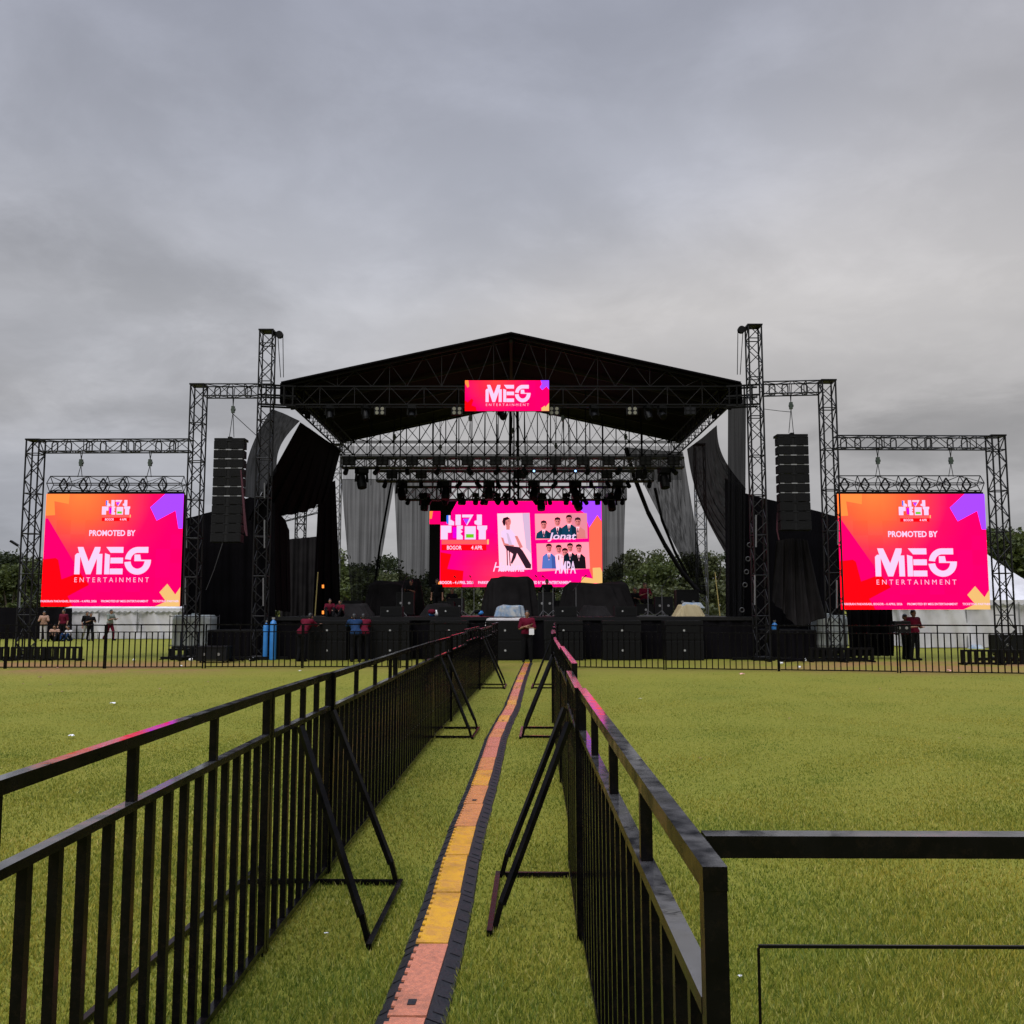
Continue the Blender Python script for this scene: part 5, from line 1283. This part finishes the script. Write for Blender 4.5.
# low black frames lying behind the fences
def low_frame(label, loc, rz, grp):
    t = thing('low_barrier', label, 'barrier', loc, rz, grp)
    MB().bar((0, 0, .44), (1.15, 0, .44), .07, .06).build('top_rail', M['dark'], t); MB().bar((0, 0, .05), (1.15, 0, .05), .07, .06).build('bottom_rail', M['dark'], t)
    for k in range(6): MB().bar((.05 + k * .21, 0, .05), (.05 + k * .21, 0, .44), .10).build('bar', M['dark'], t)
    for x in (.06, 1.09): MB().bar((x, -.22, .03), (x, .30, .03), .05).build('foot', M['dark'], t)
    return t
l0 = low_frame('low black barrier on the grass behind the left fence, first from the left', (G(-16, 660).x, 32.2, 0), .02, 'low barriers behind the left fence')
for k in range(1, 3): dup(l0, (G(-16, 660).x + 1.19 * k, 32.2 + .1 * k, 0), .03 - .02 * k, f'low black barrier on the grass behind the left fence, {ORD[k]} from the left')
r0 = dup(l0, (G(954, 664).x, 29.9, 0), -.03, 'low black barrier on the grass behind the right fence, first from the left', 'low barriers behind the right fence')
for k in range(1, 3): dup(l0, (G(954, 664).x + 1.18 * k, 29.9 - .06 * k, 0), .02 * k, f'low black barrier on the grass behind the right fence, {ORD[k]} from the left', 'low barriers behind the right fence')
for k, (x, y) in enumerate(((G(158, 662).x, 32.8), (G(820, 664).x, 31.5), (G(851, 664).x, 31.4))):
    dup(l0, (x, y, 0), .05 * k, ('single low black barrier by the left water tank', 'low black barrier before the right water tank', 'low black barrier under the right screen corner')[k], 'stray low barriers')
# litter on the grass
lit = [(62, 693, .05, 'tan'), (98, 672, .05, 'tan'), (160, 690, .05, 'tan'), (208, 683, .05, 'tan'), (300, 672, .07, 'whitecl'), (880, 690, .05, 'tan'), (790, 720, .04, 'tan'), (960, 740, .04, 'tan'), (700, 760, .03, 'tan'),(113, 705.5, .09, 'whitecl'), (40, 679, .10, 'tan'), (50, 686, .06, 'tan'), (23, 685, .05, 'tan'), (71, 739, .09, 'whitecl'), (57, 669, .07, 'pinkpaper'), (181, 667, .08, 'whitecl'), (742, 676, .12, 'pinkpaper'), (949, 673, .14, 'pinkpaper'), (675, 846, .028, 'whitecl'), (256, 832, .03, 'whitecl'), (326, 937, .022, 'whitecl'), (640, 700, .05, 'whitecl'), (740, 980, .02, 'whitecl')]
for i, (u, v, s, m) in enumerate(lit):
    p = G(u, v); rn = random.Random(i); mb = MB()
    def fn(a, b): return V(((a - .5) * s + rn.uniform(-.1, .1) * s, (b - .5) * s * .8, .012 + s * (.25 + .3 * rn.random())))
    mb.grid(fn, 4, 4, sm=False); o = mb.build('paper_scrap', M[m]); o.location = p; o.rotation_euler = (0, 0, rn.uniform(0, 3))
    where = 'the left field' if u < 260 else ('the walkway edge' if u < 600 else 'the right field')
    tag(o, f'crumpled {dict(whitecl="white", tan="brown", pinkpaper="pink")[m]} scrap on the grass of {where}, {ordinal(i + 1)} in order of listing'.replace(f', {ordinal(i + 1)} in order of listing', ''), 'litter', f'scraps on {where}')
LITTER_END = True

# ------------------------------------------------------------------ marquees
def marquee(label, cx, cy, half, eave, peak, nside=2):
    t = thing('marquee', label, 'tent', (cx, cy, 0))
    def roof(s, q):
        th = s * 2 * PI - PI / 4; sq = lambda a_: max(-1, min(1, a_ * 1.41421356))
        k = 1 - q; kk = k ** 1.0
        z = eave + (peak - eave) * (q ** 1.4)
        return V((sq(math.cos(th)) * half * kk, sq(math.sin(th)) * half * kk, z))
    MB().grid(roof, 64, 14, sm=False).build('roof', M['tent'], t)
    va = MB()
    for a_, b_ in (((-half, -half), (half, -half)), ((half, -half), (half, half)), ((half, half), (-half, half)), ((-half, half), (-half, -half))):
        n = 22
        for k in range(n):
            p0, p1 = V((*a_, eave)).lerp(V((*b_, eave)), k / n) * 1.0, V((*a_, eave)).lerp(V((*b_, eave)), (k + 1) / n)
            m_ = (p0 + p1) / 2; out_ = V((m_.x, m_.y, 0)).normalized() * .13
            pts = [p0 + out_, p1 + out_, p1 + out_ - V((0, 0, .16)), m_ + out_ - V((0, 0, .25)), p0 + out_ - V((0, 0, .16))]
            va.add(pts, [(0, 1, 2, 3, 4)])
    va.build('valance', M['tent'], t)
    sh_ = MB()
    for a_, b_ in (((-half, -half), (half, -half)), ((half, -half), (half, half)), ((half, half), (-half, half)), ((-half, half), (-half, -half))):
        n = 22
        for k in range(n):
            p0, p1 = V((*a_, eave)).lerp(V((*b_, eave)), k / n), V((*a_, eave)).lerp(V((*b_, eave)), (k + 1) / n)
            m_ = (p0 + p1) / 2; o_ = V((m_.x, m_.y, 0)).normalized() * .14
            sh_.bar(p0 + o_ - V((0, 0, .16)), m_ + o_ - V((0, 0, .25)), .035); sh_.bar(m_ + o_ - V((0, 0, .25)), p1 + o_ - V((0, 0, .16)), .035)
    sh_.build('valance_shade_strip', M['valance_shade'], t)  # grey strips stand in for the shade along the scallops
    for fx in (-.36, .30): MB().tube((fx * half, -half - .10, 0), (fx * half, -half - .10, eave - .1), .035, n=8).build('pole', M['lamp'], t)
    for a_, b_ in (((-half, -half), (half, -half)), ((half, -half), (half, half)), ((half, half), (-half, half)), ((-half, half), (-half, -half))):
        def wall(s, q):
            p_ = V((*a_, 0)).lerp(V((*b_, 0)), s); d_ = V((p_.y, -p_.x, 0)).normalized()
            return p_ + d_ * 0 + V((p_.x, p_.y, 0)).normalized() * (.10 * math.sin(s * 40 + q * 3) + .08 * math.sin(s * 23 + 2.3 * q) + .05 * math.sin(s * 90 + q * 7)) * (1.1 - q * .6) + V((0, 0, lerp(.03, eave, q)))
        MB().grid(wall, 90, 6).build('side_wall', M['tent'], t)
    for sx in (-1, 1):
        for sy in (-1, 1): MB().tube((sx * half, sy * half, 0), (sx * half, sy * half, eave), .05, n=8).build('pole', M['truss_lt'], t)
    return t
p = at(128, 57)
hl = (W(187, 620, 56).x - W(70, 620, 56).x) / 2
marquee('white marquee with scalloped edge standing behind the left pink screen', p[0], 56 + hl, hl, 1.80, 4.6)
xr0 = W(914, 640, 43).x
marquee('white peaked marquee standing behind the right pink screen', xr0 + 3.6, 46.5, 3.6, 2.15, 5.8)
o = covered('crumpled blue sheet on the grass at the foot of the right marquee', 972, 986, 645, 648.5, 42.3, .5, M['bluesheet'], 40, .4, 'crumpled_sheet', 'sheet', zb=0)

# ------------------------------------------------------------------ street lamp
p = at(18.5, 57)
t = thing('street_lamp', 'grey street lamp with curved arm before the trees at the far left', 'street lamp', p)
zt = W(20, 562, 57).z
MB().tube((0, 0, 0), (.05, 0, zt), .11, .07, n=10).build('pole', M['lamp'], t)
pts = [V((.05, 0, zt)), V((.02, 0, zt + .5)), V((-.10, 0, zt + .85)), V((-.22, 0, zt + 1.0))]
MB().path(pts, .05, 8).build('arm', M['lamp'], t)
MB().box((-.42, 0, zt + 1.12), (.55, .22, .12), rot=Matrix.Rotation(.55, 3, 'Y')).build('lamp_head', M['dark'], t)

# ------------------------------------------------------------------ trees
def leaf_cloud(n, clumps, size, seed):
    rs = np.random.RandomState(seed)
    cs = np.array([c[:3] for c in clumps]); rad = np.array([c[3] for c in clumps])
    wgt = rad ** 2; idx = rs.choice(len(clumps), n, p=wgt / wgt.sum())
    d = rs.normal(size=(n, 3)); d /= np.linalg.norm(d, axis=1)[:, None]
    rr = rad[idx] * (rs.rand(n) ** .45) * (1 + .18 * rs.normal(size=n))
    c = cs[idx] + d * rr[:, None] * np.array([1, 1, .8])
    a = rs.normal(size=(n, 3)); a /= np.linalg.norm(a, axis=1)[:, None]
    b = np.cross(a, rs.normal(size=(n, 3))); b /= np.linalg.norm(b, axis=1)[:, None]
    s = size * (.6 + .8 * rs.rand(n))[:, None]
    v = np.stack([c - a * s * .5, c + b * s * .3, c + a * s * .5, c - b * s * .3], 1).astype(np.float32)
    me = bpy.data.meshes.new('crown')
    me.vertices.add(4 * n); me.vertices.foreach_set('co', v.reshape(-1)); me.loops.add(4 * n); me.loops.foreach_set('vertex_index', np.arange(4 * n, dtype=np.int32))
    me.polygons.add(n); me.polygons.foreach_set('loop_start', np.arange(0, 4 * n, 4, dtype=np.int32)); me.polygons.foreach_set('loop_total', np.full(n, 4, np.int32))
    me.update(calc_edges=True); return me
def make_tree(h, spread, seed, leaf, n=5200, size=.30, low=.28):
    rn = random.Random(seed)
    tr = MB(); base = V((0, 0, 0)); fork = V((rn.uniform(-.3, .3), rn.uniform(-.3, .3), h * low))
    tr.tube(base - V((0, 0, .1)), fork, h * .028, h * .02, n=9); clumps = []
    for k in range(9):
        a_ = k * 2.4 + rn.uniform(-.4, .4); rr = spread * rn.uniform(.35, .95); z = h * rn.uniform(low + .12, .92)
        rr *= 1 - .55 * max(0, (z / h - .55) / .45)
        e = V((rr * math.cos(a_), rr * math.sin(a_), z)); m_ = fork.lerp(e, .5) + V((0, 0, h * .05))
        tr.tube(fork, m_, h * .012, h * .009, n=6); tr.tube(m_, e, h * .009, h * .003, n=6)
        for q in range(3):
            c = e + V((rn.uniform(-1, 1), rn.uniform(-1, 1), rn.uniform(-.7, .7))) * spread * .32
            clumps.append((c.x, c.y, min(c.z, h * .97), spread * rn.uniform(.16, .34)))
    clumps.append((0, 0, h * .8, spread * .35))
    me = leaf_cloud(n, clumps, size, seed); me.materials.append(leaf)
    return me, tr.mesh('trunk', M['bark'])
kinds = [make_tree(8.6, 3.6, 1, M['leaf'][0]), make_tree(7.0, 3.2, 2, M['leaf'][1]), make_tree(6.2, 3.0, 3, M['leaf'][0]), make_tree(7.6, 3.0, 4, M['leaf'][2], low=.2),
         make_tree(5.0, 2.6, 5, M['leaf'][2], 4200, low=.14), make_tree(3.2, 2.4, 6, M['leaf'][1], 3800, .26, low=.08), make_tree(9.4, 4.2, 7, M['leaf'][3], 5600), make_tree(5.6, 2.2, 8, M['leaf'][2], 1500, .26)]
desc = ['tall dark green tree', 'olive green spreading tree', 'dark rounded tree', 'fresh green full tree', 'low leafy green tree', 'broad low shrub', 'big russet tinged tree', 'thin sparse young tree']
def tree(k, x, y, s, where):
    nm = 'tree' if k != 5 else 'shrub'
    t = thing(nm, f'{desc[k]} {where}', nm, (x, y, 0), random.uniform(0, 6.28), 'trees behind the site'); t.scale = (s * random.uniform(.95, 1.15), s, s)
    link('crown', kinds[k][0], t); link('trunk', kinds[k][1], t)
tl = []
rt = random.Random(4)
n = 0
for u, v, Y, k in ((-40, 552, 74, 1), (-6, 556, 72, 2), (12, 553, 76, 6), (36, 560, 74, 1), (64, 566, 80, 1), (110, 548, 84, 2), (160, 552, 84, 0), (215, 556, 84, 3), (265, 560, 82, 2), (306, 565, 80, 2), (338, 552, 70, 3), (352, 566, 64, 7), (372, 560, 78, 2), (398, 575, 70, 1), (424, 574, 76, 2),
                   (448, 572, 80, 0), (490, 570, 84, 2), (535, 572, 84, 1), (575, 570, 82, 2), (606, 572, 74, 0), (634, 553, 78, 1), (662, 560, 74, 3), (690, 560, 78, 2), (707, 556, 76, 1), (735, 556, 80, 0), (775, 552, 84, 2), (820, 548, 86, 3), (866, 544, 86, 0), (915, 540, 84, 2), (960, 534, 80, 1), (996, 530, 76, 0), (1022, 524, 74, 6), (1058, 524, 74, 0)):
    p = W(u, v, Y); s = p.z / (8.6, 7.0, 6.2, 7.6, 5.0, 3.2, 9.4, 5.6)[k]
    n += 1; tree(k, p.x, Y, s, f'in the tree line behind the site, {ordinal(n)} from the left')
n = 0
for u, Y, k, s in ((-20, 66, 5, 1.0), (12, 66, 4, .9), (36, 67, 5, 1.1), (330, 60, 5, 1.0), (348, 58, 4, .8), (372, 60, 5, 1.0), (395, 60, 5, 1.1), (420, 60, 5, 1.0), (440, 61, 5, 1.1), (612, 60, 5, 1.1), (632, 58, 5, 1.0), (655, 60, 4, .85), (676, 58, 5, 1.0), (697, 60, 5, 1.1), (740, 58, 5, .9), (985, 62, 4, 1.0), (1012, 60, 4, 1.25), (1035, 62, 4, 1.2)):
    n += 1; tree(k, W(u, 600, Y).x, Y, s, f'in the low growth behind the site, {ordinal(n)} from the left')

# far wood closing the horizon
rs = np.random.RandomState(3)
cl = [(x, 104 + rs.rand() * 10, 1.6 + 2.2 * rs.rand(), 2.2 + 1.2 * rs.rand()) for x in np.arange(-95, 96, 2.4)]
me = leaf_cloud(52000, cl, .55, 9); me.materials.append(M['leaf'][1])
tag(link('far_woods', me), 'far dark green wood along the horizon', None, kind='stuff')
for o in bpy.data.objects:
    if o.get('label') and len(o['label'].split()) > 16 and o.get('kind') is None: print('LONG', len(o['label'].split()), o['label'])

# small stage gear
def mic_stand(label, u, Y, z=DK, h=1.5):
    x = W(u, 600, Y).x; t = thing('microphone_stand', label, 'microphone stand', (x, Y, z), random.uniform(0, 6), 'microphone stands on the stage')
    b = MB()
    for k in range(3): b.tube((0, 0, .22), (.28 * math.cos(k * 2.1), .28 * math.sin(k * 2.1), .01), .012, n=5)
    b.tube((0, 0, .05), (0, 0, h * .72), .014, n=6); b.build('stand', M['truss_lt'], t)
    MB().tube((-.15, 0, h * .64), (.42, 0, h), .010, n=5).build('boom', M['truss'], t); MB().tube((.42, 0, h), (.52, 0, h + .05), .022, .03, n=8).build('microphone', M['truss'], t)
for i, (u, Y) in enumerate(((402, 36), (462, 37.5), (474, 36.2), (543, 36), (553, 37), (576, 35.8), (648, 36.5), (662, 37.2))): mic_stand(f'slim microphone stand on the stage, {ORD[i]} from the left', u, Y)
def bundle(label, u, v, Y, mats, seed):
    p = W(u, v, Y); rn = random.Random(seed); t = thing('gear_bundle', label, 'stage gear', (p.x, Y, DK))
    for k, m_ in enumerate(mats):
        mb = MB(); c_ = V((rn.uniform(-.22, .22), rn.uniform(-.1, .1), .08 + .05 * k)); ball(mb, c_, (rn.uniform(.08, .16), .1, rn.uniform(.07, .13)), 10); mb.build('bag', M[m_], t)
bundle('small heap of blue, white and red bags on the stage, left of centre', 437, 612, 34.6, ('bluecyl', 'whitecl', 'redshirt', 'blackcloth'), 1)
bundle('small heap of blue and red bags on the stage, near the middle', 476, 612, 34.8, ('redshirt', 'bluecyl', 'blackcloth'), 2)
bundle('small heap of pale and black bags at the foot of the right drapes', 741, 614, 35.4, ('pale', 'blackcloth', 'whitecl'), 3)
for i, (u, Y, w_, h_) in enumerate(((405, 39.5, .7, .95), (446, 38.6, .6, .55), (546, 37.2, .6, .9), (552, 39.8, .8, .6), (664, 38.8, .7, .75), (610, 41.0, 1.1, .7))):
    road_case(f'black backline case among the covered gear on the stage, {ORD[i]} from the left', (W(u, 600, Y).x, Y, DK), w_, .5, h_, random.uniform(-.2, .2), 'backline cases')
for i, (u, Y) in enumerate(((452, 40.6), (547, 39.5), (411, 40.4))):
    person(f'stage hand in black {("crouching by the gear left of the LED wall", "standing at the right of the middle covered mass", "standing behind the left covered mass")[i]}', at(u, Y, DK), random.uniform(-.6, .6), 'blackcloth', 'blackcloth', ('chair', 'stand', 'stand')[i], ('front', 'hip', 'front')[i], 1.5)
def cable_heap(label, u, v, Y):
    p = W(u, v, Y); mb = MB(); rn = random.Random(u); pts = []
    for k in range(46): a_ = k * .62; rr = .22 + .10 * rn.random(); pts.append(V((rr * math.cos(a_) * 1.5, rr * math.sin(a_), .02 + .002 * k + .03 * rn.random())))
    mb.path(pts, .014, 5); o = mb.build('cable_coil', M['cloth']); o.location = (p.x, Y, 0); tag(o, label, 'cable coil')
cable_heap('black cable coil heaped on the grass by the left tower foot', 232, 655, 31.6)
cable_heap('black cable coil heaped on the grass by the right gas cylinder', 792, 655, 31.2)
for i, (u, v, s_) in enumerate(((247, 648, .22), (256, 656, .25), (292 - 62, 644, .2), (782, 660, .16), (800, 664, .15), (765, 650, .2))):
    p = G(u, v + 4); mb = MB(); s_ *= .6; ball(mb, (0, 0, s_ * .3), (s_ * .6, s_ * .4, s_ * .36), 9); ball(mb, (s_ * .3, 0, s_ * .5), (s_ * .2, s_ * .2, s_ * .4), 7); o = mb.build('plastic_bag', M['whitecl']); o.location = (p.x, min(p.y, 32.2), 0)
    o.rotation_euler = (.2, .3, i); tag(o, f'small white plastic bag on the grass {("beside the blue cylinder pair", "just left of the blue cylinder pair", "farther left under the line array", "right of the lone blue cylinder", "between the lone cylinder and the right tank", "left of the lone blue cylinder")[i]}', 'bag')
